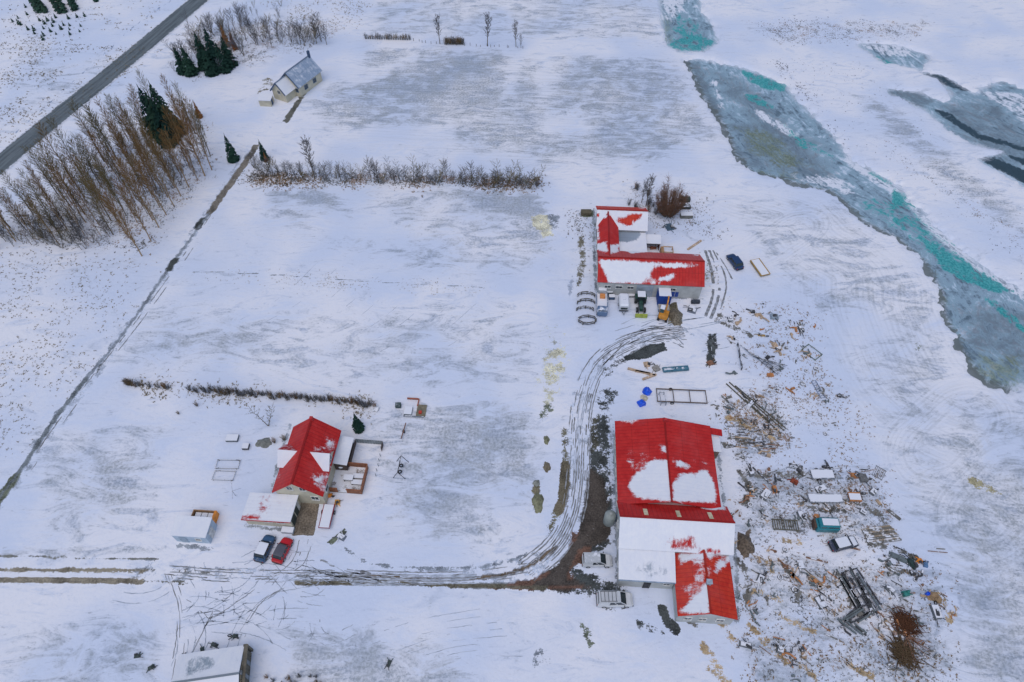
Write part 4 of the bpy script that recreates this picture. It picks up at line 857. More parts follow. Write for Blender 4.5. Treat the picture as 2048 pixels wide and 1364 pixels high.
def car(name, label, cat, a, b, body, roofm, L, Wd, Hh, hood=None, bonnet=.27, van=False, rack=False, group=None, glass=True):
    """a -> b: rear and front spots on the ground; body shell, cabin with glass, roof, wheels, lamps, mirrors, bumpers"""
    a, b = Vector(a), Vector(b); d = b - a; T = thing(name, label, cat, (a + b) / 2, math.atan2(d.y, d.x), group)
    h = L / 2; hw = Wd / 2; belt = Hh * (.56 if van else .60)
    rings = [rrect(-h, hw * .86, .32, belt * .93, .1), rrect(-h + .12, hw * .97, .24, belt, .13), rrect(-h * .4, hw, .22, belt, .13), rrect(h - L * bonnet, hw, .22, belt, .13),
             rrect(h - L * bonnet * .45, hw * .98, .22, belt * .94, .15), rrect(h - .15, hw * .90, .25, belt * .80, .16), rrect(h, hw * .74, .33, belt * .66, .12)]
    MB().loft(rings).build('body', body, T, False)
    x0 = -h + (.10 if van else L * .10); x1 = h - L * bonnet + .05; w0 = (x1 - x0)
    def cab(m, xa, xb, za, zb, ins0, ins1): m.loft([rrect(xa, hw * ins0, za, zb - .02, .1), rrect(xa + (xb - xa) * .12, hw * ins1, za, zb, .12), rrect(xb, hw * ins1, za, zb, .12)])
    rk = .10 if van else .34; rf = .52 if not van else .95
    sec = [(x0, x1 + .0, hw * .95, belt - .04), (x0 + rk * .55, x1 - rf * .55, hw * .90, (belt + Hh) / 2), (x0 + rk, x1 - rf, hw * .82, Hh - .06)]
    g = MB(); g.loft([[(xa, -w_, z), (xb, -w_ * .92, z), (xb, w_ * .92, z), (xa, w_, z)] for xa, xb, w_, z in sec]); G = g.build('glasshouse', MATS_GLASS, T)
    for s_ in (-1, 1):
        for f in (0.0, .36, .70, 1.0):
            lo = Vector((sec[0][0] + (sec[0][1] - sec[0][0]) * f, s_ * sec[0][2] * (1 - .08 * f) * 1.005, sec[0][3])); up = Vector((sec[2][0] + (sec[2][1] - sec[2][0]) * f, s_ * sec[2][2] * (1 - .08 * f) * 1.02, sec[2][3])); MB().beam(lo, up, .10, .07).build('pillar', body, T)
        if van: MB().add([(sec[0][0] + .05, s_ * (hw * .965), sec[0][3]), (sec[0][0] + (x1 - x0) * .38, s_ * (hw * .965), sec[0][3]), (sec[2][0] + (x1 - x0) * .38, s_ * hw * .86, sec[2][3]), (sec[2][0], s_ * hw * .86, sec[2][3])], [(0, 1, 2, 3)]).build('side_panel', body, T)
    xa, xb = sec[2][0] - .02, sec[2][1] + .04; w_ = sec[2][2] + .03
    R0 = MB().loft([rrect(xa, w_ * .93, Hh - .09, Hh - .02, .04), rrect(xa + .2, w_, Hh - .08, Hh, .05), rrect(xb - .2, w_ * .96, Hh - .08, Hh, .05), rrect(xb, w_ * .9, Hh - .09, Hh - .03, .04)]).build('roof', roofm, T)
    if rack:
        for s_ in (-1, 1): MB().beam((xa + .2, s_ * w_ * .8, Hh + .1), (xb - .5, s_ * w_ * .8, Hh + .1), .05).build('roof_rail', BLK, R0)
        for k in range(5): q = xa + .25 + (xb - xa - .9) * k / 4; MB().beam((q, -w_ * .8, Hh + .12), (q, w_ * .8, Hh + .12), .05).build('roof_bar', BLK, R0)
    if hood is not None:
        MB().loft([rrect(h - L * bonnet + .12, hw * .84, belt - .06, belt + .02, .03), rrect(h - L * bonnet * .4, hw * .80, belt * .94 - .06, belt * .94 + .02, .03), rrect(h - .2, hw * .7, belt * .8 - .06, belt * .8 + .02, .03)]).build('hood', hood, T)
    for s_ in (-1, 1):
        for x in (-h + L * .19, h - L * .18): wheel(T, x, s_ * (hw - .10), .33, .22)
        MB().box((h - .07, s_ * hw * .62, belt * .62), (.12, .32, .14)).build('headlight', LAMP, T); MB().box((-h + .02, s_ * hw * .76, belt * .74), (.1, .16, .22)).build('tail_light', TAIL, T)
        MB().box((x1 - .35, s_ * (hw + .10), belt + .06), (.12, .2, .14)).build('mirror', BLK, T)
    MB().box((h - .02, 0, .36), (.14, Wd * .84, .18)).build('bumper', BLK, T); MB().box((-h + .0, 0, .38), (.14, Wd * .86, .18)).build('bumper', BLK, T)
    return T
def paint(name, col, snow=0.0, rough=.35): return mat(name, col, rough, snow, .08, 1.0)
s = NT('car glass'); MATS_GLASS = s.out((.02, .03, .035), .08, 0, .6)
def at(px, py, z=0): return P(px, py, z)
def mid(p, q, L):
    c = (p + q) / 2; d = (q - p).normalized(); return c - d * L / 2, c + d * L / 2
W1 = paint('white van paint', (.62, .63, .64)); W2 = paint('snowed white roof', (.50, .52, .54), .45)
car('parked_car', 'dark blue car with snow on its roof parked beside the red car', 'car', *mid(Vector((-37.35, 36.6, 0)), Vector((-36.5, 40.2, 0)), 4.1), paint('dark blue paint', (.035, .085, .17), .38), paint('snowed blue roof', (.04, .09, .18), .95), 4.1, 1.8, 1.6, paint('blue hood', (.045, .11, .21), .12))
car('parked_car', 'bright red car with dark glass roof parked by the drive', 'car', *mid(Vector((-34.7, 36.4, 0)), Vector((-33.75, 39.8, 0)), 3.9), paint('bright red paint', (.50, .012, .02)), paint('dark roof', (.09, .09, .11)), 3.9, 1.75, 1.5, paint('red hood', (.55, .012, .02)))
car('parked_van', 'short white van on bare ground close to the barn wall', 'van', *mid(at(1165, 1124), at(1222, 1124), 4.4), W1, W2, 4.4, 1.85, 1.9, W1, .22, van=True, rack=False)
car('parked_van', 'longer white van with roof rack parked on the mud below the other van', 'van', *mid(at(1193, 1202), at(1264, 1202), 5.1), W1, paint('white rack roof', (.55, .57, .59), .3), 5.1, 2.0, 2.0, W1, .20, van=True, rack=True)
car('parked_car', 'dark navy car with snowy rear window standing east of the cow house', 'car', *mid(at(1478, 540), at(1459, 514), 4.3), paint('navy paint', (.02, .05, .13), .15), paint('navy roof', (.02, .05, .13), .1), 4.3, 1.8, 1.5, paint('navy hood', (.02, .05, .13), .1))
car('car_wreck', 'abandoned dark car wreck under thick snow in the junk field', 'car', *mid(at(1657, 1096), at(1712, 1083), 4.3), paint('wreck paint', (.045, .055, .09), .35), paint('buried roof', (.05, .06, .1), 1.2), 4.3, 1.75, 1.35, paint('buried hood', (.05, .06, .1), .9))

# teal van body without wheels
T = thing('van_body', 'teal van body with snow on its roof lying in the junk field', 'van', at(1650, 1054), math.radians(-2))
TE = paint('teal paint', (.02, .20, .24), .1); TR_ = paint('teal roof', (.02, .22, .26), .85)
MB().loft([rrect(-1.7, .85, .1, 1.2, .15), rrect(-1.5, .95, .05, 1.3, .18), rrect(1.5, .95, .05, 1.3, .18), rrect(1.7, .85, .1, 1.2, .15)]).build('body', TE, T)
MB().loft([rrect(-1.45, .72, 1.25, 1.75, .15), rrect(-1.3, .80, 1.25, 1.9, .18), rrect(1.4, .80, 1.25, 1.9, .18), rrect(1.55, .72, 1.25, 1.75, .15)]).build('cab', TE, T)
MB().box((.15, 0, 1.92), (2.4, 1.1, .06)).build('roof_panel', TR_, T)
for s_ in (-1, 1):
    for x in (-.8, .2, 1.0): MB().box((x, s_ * .80, 1.55), (.7, .04, .34)).build('window', MATS_GLASS, T)
MB().box((-1.9, .1, .7), (.3, 1.4, 1.2)).build('rear_door', mat('dark brown rust', (.10, .055, .035)), T)

# tractor with its yellow-green implement
T = thing('tractor', 'dark green tractor with snowy cab roof parked before the cow house door', 'tractor', at(1280, 612), math.radians(-93))
GRN = mat('tractor green', (.025, .07, .055), .5, .2)
MB().loft([rrect(-.2, .35, .6, 1.45, .1), rrect(1.0, .36, .6, 1.5, .12), rrect(1.9, .30, .6, 1.35, .12)]).build('hood', GRN, T); MB().box((-.7, 0, .8), (1.7, .7, .5)).build('chassis', BLK, T)
MB().loft([[(-1.5, -.7, 1.1), (-.1, -.7, 1.1), (-.1, .7, 1.1), (-1.5, .7, 1.1)], [(-1.4, -.62, 2.45), (-.25, -.62, 2.45), (-.25, .62, 2.45), (-1.4, .62, 2.45)]]).build('cab', MATS_GLASS, T)
MB().box((-.82, 0, 2.52), (1.5, 1.5, .14)).build('cab_roof', mat('cab roof', (.3, .32, .32), .6, 1.2), T)
for s_ in (-1, 1):
    wheel(T, -1.0, s_ * .85, .82, .45); wheel(T, 1.45, s_ * .75, .52, .32); MB().box((-1.0, s_ * .86, 1.72), (1.3, .5, .08)).build('fender', GRN, T)
    MB().beam((.3, s_ * .5, 1.2), (2.6, s_ * .5, .5), .12).build('loader_arm', BLK, T)
MB().tube((.9, .3, 1.5), (.9, .3, 2.3), .05).build('exhaust', BLK, T)
LG = mat('lime green steel', (.36, .42, .06), .5, .1)
MB().prism([(2.6, -1.15), (3.0, -1.15), (3.1, -1.05), (3.1, 1.05), (3.0, 1.15), (2.6, 1.15)], .15, .75).build('bucket', LG, T)
# excavator
T = thing('excavator', 'orange mini excavator with raised boom standing by the brown gravel heap', 'excavator', at(1326, 634), math.radians(70))
ORG = mat('orange steel', (.62, .26, .03), .5, .1)
for s_ in (-1, 1): MB().loft([[(x, s_ * .75 + e, z) for e, z in ((-.22, .02), (.22, .02), (.22, .55), (-.22, .55))] for x in (-1.25, 1.25)]).build('track', TYRE, T)
MB().box((0, 0, .62), (1.6, 1.3, .25)).build('undercarriage', BLK, T); MB().loft([rrect(-1.3, .75, .75, 1.45, .2), rrect(-.9, .9, .75, 1.55, .2), rrect(.7, .9, .75, 1.3, .1)]).build('house', ORG, T)
MB().loft([[(-.4, .1, 1.3), (.85, .1, 1.3), (.85, .85, 1.3), (-.4, .85, 1.3)], [(-.3, .15, 2.45), (.6, .15, 2.45), (.6, .8, 2.45), (-.3, .8, 2.45)]]).build('cab', mat('teal dark cab', (.03, .10, .13), .2), T)
MB().box((.15, .48, 2.5), (1.1, .8, .1)).build('cab_roof', mat('cab roof', (.3, .32, .32), .6, 1.2), T)
MB().beam((.7, -.2, 1.2), (1.9, -.1, 3.0), .26, .34).beam((1.9, -.1, 3.0), (2.9, 0, 2.8), .24, .3).build('boom', ORG, T); MB().beam((2.9, 0, 2.85), (3.3, .05, 1.2), .2, .24).build('arm', ORG, T)
MB().prism([(3.1, -.35), (3.6, -.35), (3.7, 0), (3.6, .35), (3.1, .35)], .55, 1.2).build('bucket', BLK, T)
# flatbed truck and caravan
T = thing('flatbed_truck', 'flatbed truck with blue cab and snowy load bed facing away from the cow house', 'truck', at(1203, 612), math.radians(-94))
BC = paint('faded blue cab', (.11, .18, .30), .45)
MB().loft([rrect(1.7, .95, .4, 2.0, .15), rrect(2.3, 1.0, .4, 2.1, .2), rrect(2.9, .95, .4, 1.6, .2)]).build('cab', BC, T); MB().box((2.75, 0, 1.55), (.1, 1.6, .5)).build('windscreen', MATS_GLASS, T)
MB().box((-.5, 0, .85), (4.3, 2.0, .16)).build('bed', mat('truck bed', (.2, .22, .26), .7, .9), T); MB().box((-1.5, .1, 1.2), (.9, 1.0, .5)).build('load', mat('orange load', (.62, .24, .07), .7, .2), T)
for s_ in (-1, 1): MB().box((-.5, s_ * 1.02, 1.05), (4.3, .08, .3)).build('side_board', BC, T)
for s_ in (-1, 1):
    for x in (-1.8, 2.2): wheel(T, x, s_ * .85, .42, .3)
T = thing('caravan', 'white caravan with snowy roof and drawbar in front of the cow house', 'caravan', at(1246, 612), math.radians(-93))
MB().loft([rrect(-1.6, .85, .45, 1.9, .2), rrect(-1.3, .95, .4, 2.1, .25), rrect(1.3, .95, .4, 2.1, .25), rrect(1.6, .85, .45, 1.8, .2)]).build('body', paint('caravan white', (.58, .60, .62), .9), T)
MB().box((1.62, 0, 1.1), (.06, 1.3, .5)).build('window', MATS_GLASS, T); MB().box((1.5, 0, .5), (.3, 1.7, .25)).build('front_panel', BLK, T); MB().beam((1.6, .4, .45), (2.6, 0, .45), .08).beam((1.6, -.4, .45), (2.6, 0, .45), .08).build('drawbar', BLK, T)
for s_ in (-1, 1): wheel(T, -.1, s_ * .88, .3, .2)
MB().box((0, 0, 2.16), (.5, .5, .12)).build('roof_vent', paint('caravan white', (.58, .60, .62), .9), T)
# blue container
def container(label, px, py, rz, L, Wd, Hh, col, snow=1.1):
    T = thing('container', label, 'container', at(px, py), rz); m = paint('container ' + label[:12], col, 0, .5)
    MB().box((0, 0, Hh / 2 + .1), (Wd, L, Hh)).build('body', m, T); MB().box((0, 0, Hh + .14), (Wd - .08, L - .08, .08)).build('roof', paint('roof ' + label[:12], col, snow), T)
    for k in range(int(L / .45)): y = -L / 2 + .3 + k * .45; MB().box((-Wd / 2 - .03, y, Hh / 2 + .1), (.06, .18, Hh - .3)).build('rib', m, T); MB().box((Wd / 2 + .03, y, Hh / 2 + .1), (.06, .18, Hh - .3)).build('rib', m, T)
    for s_ in (-1, 1): MB().box((s_ * Wd / 4, -L / 2 - .03, Hh / 2 + .1), (Wd / 2 - .08, .06, Hh - .2)).build('door', m, T)
    return T
CB = (.012, .06, .30)
container('bright blue container with snow on top beside the excavator', 1325, 600, math.radians(-3), 2.9, 2.4, 2.5, CB)
container('small bright blue box unit against the white cow house wall', 1347, 590, math.radians(-3), 1.2, 2.6, 1.6, CB, .2)
T = thing('loading_ramp', 'pale concrete ramp between the blue container and the excavator', 'ramp', at(1327, 617), math.radians(-3)); MB().loft([[(x, -1.0, .02), (x, 1.0, .02), (x, 1.0, .55)] for x in (-1.05, 1.05)]).build('slab', mat('pale concrete', (.40, .37, .33), .8, .3), T); MB().box((-1.1, 0, .3), (.1, 2.0, .4)).build('kerb', BC, T)

# ------------------------------------------------------------------ yard clutter
def crate(label, px, py, d, col, rz=0.0, snow=.9, cat='crate', name='crate'):
    T = thing(name, label, cat, at(px, py), rz); L, Wd, Hh = d
    m = mat('crate ' + '%.2f%.2f%.2f' % col, col, .7, snow); m2 = mat('crate side ' + '%.2f%.2f%.2f' % col, col, .7, 0)
    for k in range(3):
        z = .08 + (Hh - .1) * (k + .5) / 3; h = (Hh - .1) / 3 - .03
        MB().box((0, -Wd / 2, z), (L, .06, h)).build('board', m2, T); MB().box((0, Wd / 2, z), (L, .06, h)).build('board', m2, T); MB().box((-L / 2, 0, z), (.06, Wd - .08, h)).build('board', m2, T); MB().box((L / 2, 0, z), (.06, Wd - .08, h)).build('board', m2, T)
    MB().box((0, 0, Hh), (L * 1.02, Wd * 1.02, .07)).build('lid', m, T); return T
crate('white box unit standing against the cow house wall beside the flatbed truck', 1203, 589, (1.5, 1.3, 1.9), (.45, .48, .5), math.radians(-3), 1.2)
crate('grey green feed crate at the cow house wall', 1218, 588, (1.2, .9, .9), (.12, .15, .16)); crate('dark blue crate with snow lid before the cow house', 1223, 597, (1.1, .8, .8), (.05, .09, .16))
crate('red crate against the cow house wall', 1226, 582, (.9, .6, 1.1), (.36, .03, .03), 0, .1); crate('green crate against the cow house wall', 1247, 583, (.7, .6, 1.0), (.02, .13, .08), 0, .1)
crate('brown crate beside the grey sliding door', 1303, 587, (1.2, .8, 1.0), (.10, .045, .035), 0, .1); crate('grey crate between the caravan and the tractor', 1262, 592, (1.3, .9, .5), (.3, .31, .32))
crate('black crate beside the cow house gable corner', 1390, 606, (1.6, .6, .7), (.04, .05, .07), 0, .1)
crate('green grey crate under the big bare bush', 1372, 434, (2.6, 1.2, .9), (.17, .17, .15)); crate('dark crate behind the big bare bush', 1368, 402, (2.4, 1.0, .9), (.04, .06, .05), 0, .3); crate('dark crate between the other two under the bush', 1370, 416, (2.2, 1.0, .7), (.05, .055, .05), 0, .5)
crate('dark brown crate beside the dung strip at the cow house', 1172, 428, (2.2, 1.2, .8), (.12, .10, .06), 0, .3)
crate('pale box beneath the garage roof edge', 577, 1062, (1.8, .9, .6), (.45, .48, .52), math.radians(-5), 1.1)
crate('low grey table crate on the lawn west of the farmhouse', 466, 878, (1.9, 1.2, .5), (.16, .18, .2), 0, .8); crate('small dark crate on the lawn west of the farmhouse', 493, 895, (1.0, 1.0, .6), (.12, .12, .13), 0, .9)
crate('dark green crate by the play corner north of the snowy island', 797, 813, (.9, .8, .7), (.06, .09, .09), 0, .4)
# curved feeders
def feeder(label, px, py, R_, a0, a1, rz=0.0):
    T = thing('curved_feeder', label, 'feeder', at(px, py), rz, 'curved hay feeders'); n = 9; m = mat('weathered feeder wood', (.09, .08, .065), .8, .45)
    pts = [(R_ * math.cos(a0 + (a1 - a0) * i / n), R_ * .55 * math.sin(a0 + (a1 - a0) * i / n)) for i in range(n + 1)]
    for z in (.35, .8):
        r = MB()
        for p, q in zip(pts, pts[1:]): r.beam((*p, z), (*q, z), .16, .12)
        r.build('rail', m, T)
    for p in pts[::2]: MB().box((p[0], p[1], .45), (.12, .12, .9)).build('post', m, T)
    return T
for i, (px, py, a0, a1, lb) in enumerate(((1172, 596, .2, 3.0, 'curved wooden feeder arch, the one nearest the dung strip'), (1172, 610, .3, 3.2, 'curved wooden feeder arch between the first and the third'), (1170, 625, .4, 2.9, 'short curved wooden feeder arch next to the closed ring'), (1174, 643, 0, 2 * math.pi, 'closed ring shaped wooden feeder at the end of the row'))): feeder(lb, px, py, 1.75, a0, a1)

# dung or gravel heap beside the excavator
def heap(name, label, cat, px, py, rx, ry, h, m, seed=0, rz=0.0):
    nn, mm = 22, 8; rnd = random.Random(seed); V = []; F = []
    for j in range(mm + 1):
        for i in range(nn):
            t = 2 * math.pi * i / nn; k = j / mm; w = 1 + .09 * math.sin(3 * t + seed) + .10 * math.sin(5 * t + 2 * seed) + .06 * math.sin(9 * t + seed)
            V.append((rx * k * w * math.cos(t), ry * k * w * math.sin(t), max(-.05, h * (1 - k ** 1.6) + rnd.uniform(-.08, .08) * h * (1 - k)) - .03))
    for j in range(mm):
        for i in range(nn): F.append((j * nn + i, (j + 1) * nn + i, (j + 1) * nn + (i + 1) % nn, j * nn + (i + 1) % nn))
    o = MB().add(V, F).build(name, m, None, True); o.location = at(px, py); o.rotation_euler = (0, 0, rz); return tag(o, label, cat)
heap('gravel_heap', 'brown gravel heap between the excavator and the cow house corner', 'heap', 1351, 634, 1.35, 2.2, 1.3, mat('brown gravel', (.17, .145, .105), .9, .12, .5, 3.0))
heap('manure_heap', 'brown pointed heap beside the east wall of the large barn', 'heap', 1490, 1090, 1.3, 1.9, 1.2, mat('brown gravel', (.15, .115, .085), .9, .1, .5, 3.0), 2)
heap('boulder', 'flat olive stone by the garden west of the farmhouse', 'rock', 528, 886, 1.4, 1.0, .5, mat('olive rock', (.20, .21, .19), .9, .1, .3, 2.0), 4)
heap('boulder', 'pale mossy stone beside the farm road bend', 'rock', 1073, 966, .6, .6, .6, mat('olive rock', (.24, .25, .22), .9, .2, .3, 2.0), 5)
heap('boulder', 'olive mossy mound along the farm road bend', 'rock', 1076, 1005, .9, 1.8, .7, mat('mossy mound', (.20, .20, .12), .9, .25, .4, 2.0), 6)
heap('boulder', 'small olive stone north of the mossy mound', 'rock', 1093, 880, .5, .9, .5, mat('mossy mound', (.20, .20, .12), .9, .15, .4, 2.0), 7)
heap('boulder', 'brown stone between the mossy stones beside the road', 'rock', 1094, 934, .6, 1.0, .5, mat('brown mound', (.19, .16, .11), .9, .25, .4, 2.0), 8)

rnd = random.Random(5)
# ladder trailer, frames, rails
RU = mat('rusty steel', (.22, .11, .06), .8, .45); DS = mat('dark scrap steel', (.05, .05, .055), .7, .45); GS = mat('grey scrap steel', (.20, .22, .25), .6, .5); TW = mat('weathered timber', (.16, .15, .13), .85, .45); NW = mat('pale timber', (.50, .36, .24), .8, .35); OR = mat('orange rust', (.48, .20, .07), .7, .35)
def frame(label, p0, p1, w, n, m, h=.35, wheels=False, name='trailer_frame', cat='frame', bed=None, rail=.14):
    a, b = at(*p0), at(*p1); L = (b - a).length; T = thing(name, label, cat, (a + b) / 2, math.atan2(b.y - a.y, b.x - a.x))
    for s_ in (-1, 1): MB().beam((-L / 2, s_ * w / 2, h), (L / 2, s_ * w / 2, h), rail, rail * 1.3).build('rail', m, T)
    for k in range(n): x = -L / 2 + .08 + (L - .16) * k / max(1, n - 1); MB().beam((x, -w / 2, h), (x, w / 2, h), rail * .8, rail).build('crossbar', m, T)
    if bed: MB().box((0, 0, h + .09), (L * .96, w * .92, .05)).build('bed', bed, T)
    if wheels:
        for s_ in (-1, 1): wheel(T, -L * .2, s_ * (w / 2 + .15), .32, .2)
    else:
        for s_ in (-1, 1):
            for x in (-L * .42, L * .42): MB().box((x, s_ * w / 2, h / 2 - .05), (.1, .1, h)).build('leg', m, T)
    return T
SNB = mat('snowed bed', (.4, .42, .45), .8, 1.3)
frame('long rusty chassis frame lying north of the large barn', (1312, 793), (1412, 797), 2.6, 4, mat('chassis brown', (.12, .085, .06), .8, .2), .5, True, 'chassis', 'chassis')
frame('maroon sided ladder trailer by the terrace', (661, 1012), (650, 1060), 1.6, 7, mat('maroon steel', (.26, .03, .05), .6, .35), .7, True, 'ladder_trailer', 'trailer', SNB)
frame('shallow snow filled trailer in the upper junk row', (1620, 951), (1665, 951), 1.5, 3, GS, .5, True, 'flat_trailer', 'trailer', SNB)
frame('long low trailer bed with snow beside the orange frame', (1615, 999), (1682, 999), 1.3, 3, GS, .5, False, 'flat_trailer', 'trailer', SNB)
frame('wire rack lying flat at the far edge of the junk field', (1747, 940), (1768, 952), 2.0, 7, mat('thin dark wire', (.13, .13, .13), .7, .1), .1, False, 'wire_rack', 'rack', None, .05)
frame('mossy slatted rack with many bars west of the teal van body', (1543, 1050), (1595, 1053), 1.6, 12, mat('mossy slats', (.13, .12, .085), .8, .25), .4, False, 'slatted_rack', 'rack', None, .13)
frame('orange steel frame with snow filled middle', (1694, 997), (1718, 998), 1.3, 2, OR, .7, False, 'steel_frame', 'rack', SNB, .2)  # open steel frame on legs, not a rack
frame('pipe frame with green bent arm near the river field', (1615, 712), (1630, 700), 3.0, 2, mat('green brown pipe', (.09, .12, .06), .7, .2), .3, False, 'tubular_gate', 'gate', None, .10)
frame('blue grey ladder lying along the field edge', (1626, 762), (1646, 797), .8, 9, mat('blue grey steel', (.25, .30, .40), .6, .4), .15, False, 'ladder', 'ladder', None, .08)
frame('teal box girder lying east of the timber posts', (1325, 742), (1376, 738), .7, 3, mat('teal girder', (.05, .16, .22), .6, .35), .35, False, 'girder', 'girder', mat('teal deck', (.07, .18, .24), .6, .5), .25)
frame('square yellow brown frame beside the navy car', (1508, 522), (1530, 553), 1.9, 2, mat('ochre boards', (.38, .24, .08), .8, .3), .4, False, 'boat_cradle', 'cradle', mat('cradle bed', (.35, .25, .12), .8, .85), .22)
frame('first snowy raised garden bed nearest the farmhouse', (433, 929), (480, 930), 1.5, 2, mat('dark bed boards', (.07, .065, .06), .8, .6), .25, False, 'garden_bed', 'garden bed', None, .09)
frame('second snowy raised garden bed below the first', (427, 951), (470, 953), 1.6, 2, mat('dark bed boards', (.07, .065, .06), .8, .6), .25, False, 'garden_bed', 'garden bed', None, .09)
frame('narrow steel frame beside the blue tarps', (1318, 800), (1330, 800), 2.2, 2, GS, .8, False, 'steel_frame', 'rack', None, .1)  # plain steel frame, not a rack
# long poles
def pole(label, p0, p1, r, m, z=.12, name='steel_pole', cat='pole', group=None, sq=False):
    a, b = at(*p0), at(*p1); c = (a + b) / 2; T = MB(); d = (b - a) / 2
    (T.beam(-d + Vector((0, 0, z)), d + Vector((0, 0, z)), r * 2, r * 1.6) if sq else T.tube(-d + Vector((0, 0, z)), d + Vector((0, 0, z)), r, r * .8, 7))
    o = T.build(name, m); o.location = c; return tag(o, label, cat, group)
for i, (p0, p1) in enumerate((((1452, 768), (1562, 868)), ((1458, 765), (1568, 862)), ((1470, 772), (1572, 858)), ((1490, 800), (1540, 845)))): pole('long dark pole in the bundle running from the yard to the barn corner', p0, p1, .11, mat('mossy pole', (.09, .085, .06), .8, .15), .12, group='long dark poles')
for i in range(7): pole('long thin pipe in the fan of pipes on the rack', (1480 + i * 4, 692 + i * 4), (1555 + i * 3, 752 - i * 3), .06, GS if i % 2 else DS, .35 + .02 * i, 'steel_pipe', 'pipe', 'pipes fanned out on the rack')
T = thing('pipe_rack', 'dark upright pipe rack at the head of the fanned pipes', 'rack', at(1478, 715), math.radians(86))
for y in (-2.8, 0, 2.8): MB().box((y, 0, .4), (.14, .14, .8)).build('post', DS, T)
MB().beam((-3, 0, .8), (3, 0, .8), .12).build('rail', DS, T); MB().beam((-3, 0, .3), (3, 0, .3), .10).build('rail', DS, T)
for i, (p0, p1, lb) in enumerate((((1255, 738), (1310, 752), 'pale timber post nearest the farm road'), ((1285, 760), (1312, 750), 'short pale timber post crossing the longer one'), ((1270, 743), (1300, 748), 'thin pale timber post beside the longer posts'))): pole(lb, p0, p1, .18, NW, .2, 'timber_post', 'post', None, True)
for i in range(8): pole('weathered board in the pile beside the car wreck', (1722 + i * 2, 1060 + i * 4), (1780 + i * 3, 1052 + i * 4), .13, TW if i % 2 else mat('pale brown board', (.30, .24, .17), .8, .5), .12 + .10 * (i % 3), 'timber_board', 'board', 'boards piled beside the wreck', True)
for i in range(14):
    u = i / 14; c0 = (1672 + 8 * (i % 4) * 1.6, 1140 + rnd.uniform(-6, 16)); pole('dark girder in the long steel stack', c0, (c0[0] + 45 + rnd.uniform(-5, 5), c0[1] + 80 + rnd.uniform(-8, 8)), .10, DS if i % 3 else mat('green grey steel', (.13, .155, .16), .7, .3), .12 + .12 * (i % 4), 'steel_girder', 'girder', 'girders stacked in the junk field', True)
for i in range(5): pole('short dark cross bar laid over the girder stack', (1680 + i * 9, 1148 + i * 17), (1708 + i * 9, 1140 + i * 17), .08, DS, .62, 'cross_bar', 'bar', 'cross bars over the girder stack', True)
for i in range(12):
    c0 = (1665 + rnd.uniform(0, 60), 1232 + rnd.uniform(0, 28)); an = rnd.choice((-.9, .9, -.7)); pole('dark beam in the jumbled heap below the girder stack', c0, (c0[0] + 38, c0[1] + 34 * an), .11, mat('green grey steel', (.13, .155, .16), .7, .3) if i % 2 else DS, .15 + .1 * (i % 4), 'scrap_girder', 'beam', 'beams in the jumbled heap', True)
for i, (p0, p1) in enumerate((((1645, 1085), (1720, 1100)), ((1732, 1205), (1768, 1235)), ((1740, 1245), (1765, 1275)), ((1612, 1115), (1655, 1125)), ((1505, 935), (1540, 968)), ((1475, 965), (1500, 985)))): pole(('rusty bar behind the car wreck', 'rusty bar pointing from the girder stack', 'brown bar below the girder stack', 'thin rusty bar in the weeds', 'dark bar near the barn east wall', 'short dark bar beside the barn east wall')[i], p0, p1, .10, RU if i < 4 else DS, .1, 'scrap_bar', 'bar', None, True)
for i, (p0, p1) in enumerate((((1375, 500), (1402, 482)), ((1760, 1010), (1752, 1000)), ((1775, 1020), (1800, 1040)))): pole(('pale plank lying east of the cow house pen', 'pale plank beside the orange steel frame', 'mossy plank at the junk field edge')[i], p0, p1, .2, NW if i < 2 else TW, .1, 'loose_plank', 'plank', None, True)
for i in range(26): c0 = (rnd.uniform(1440, 1540), rnd.uniform(850, 905)); pole('thin broken board in the jumble beside the barn annexe', c0, (c0[0] + rnd.uniform(10, 32), c0[1] + rnd.uniform(-4, 4)), rnd.uniform(.05, .1), rnd.choice((TW, TW, DS, NW, RU)), .1, 'broken_board', 'board', 'broken boards beside the barn annexe', True)
for i in range(22): c0 = (rnd.uniform(1500, 1740), rnd.uniform(935, 965)); pole('thin rod lying in the junk row with the flat trailer', c0, (c0[0] + rnd.uniform(8, 26), c0[1] + rnd.uniform(-8, 8)), rnd.uniform(.04, .09), rnd.choice((TW, DS, DS, GS, RU)), .12, 'scrap_rod', 'rod', 'rods in the flat trailer row', True)
for i in range(24): c0 = (rnd.uniform(1500, 1660), rnd.uniform(1120, 1330)); pole('crooked rusty rod lying in the weeds south of the barn', c0, (c0[0] + rnd.uniform(8, 30), c0[1] + rnd.uniform(2, 26)), rnd.uniform(.04, .08), rnd.choice((RU, OR, TW, DS)), .1, 'scrap_rod', 'rod', 'rusty rods in the weeds', True)
for i in range(14): c0 = (rnd.uniform(1760, 1880), rnd.uniform(1090, 1230)); pole('thin rod lying between the green tanks', c0, (c0[0] + rnd.uniform(10, 40), c0[1] + rnd.uniform(0, 22)), rnd.uniform(.04, .09), rnd.choice((TW, DS, RU)), .1, 'scrap_rod', 'rod', 'rods between the green tanks', True)
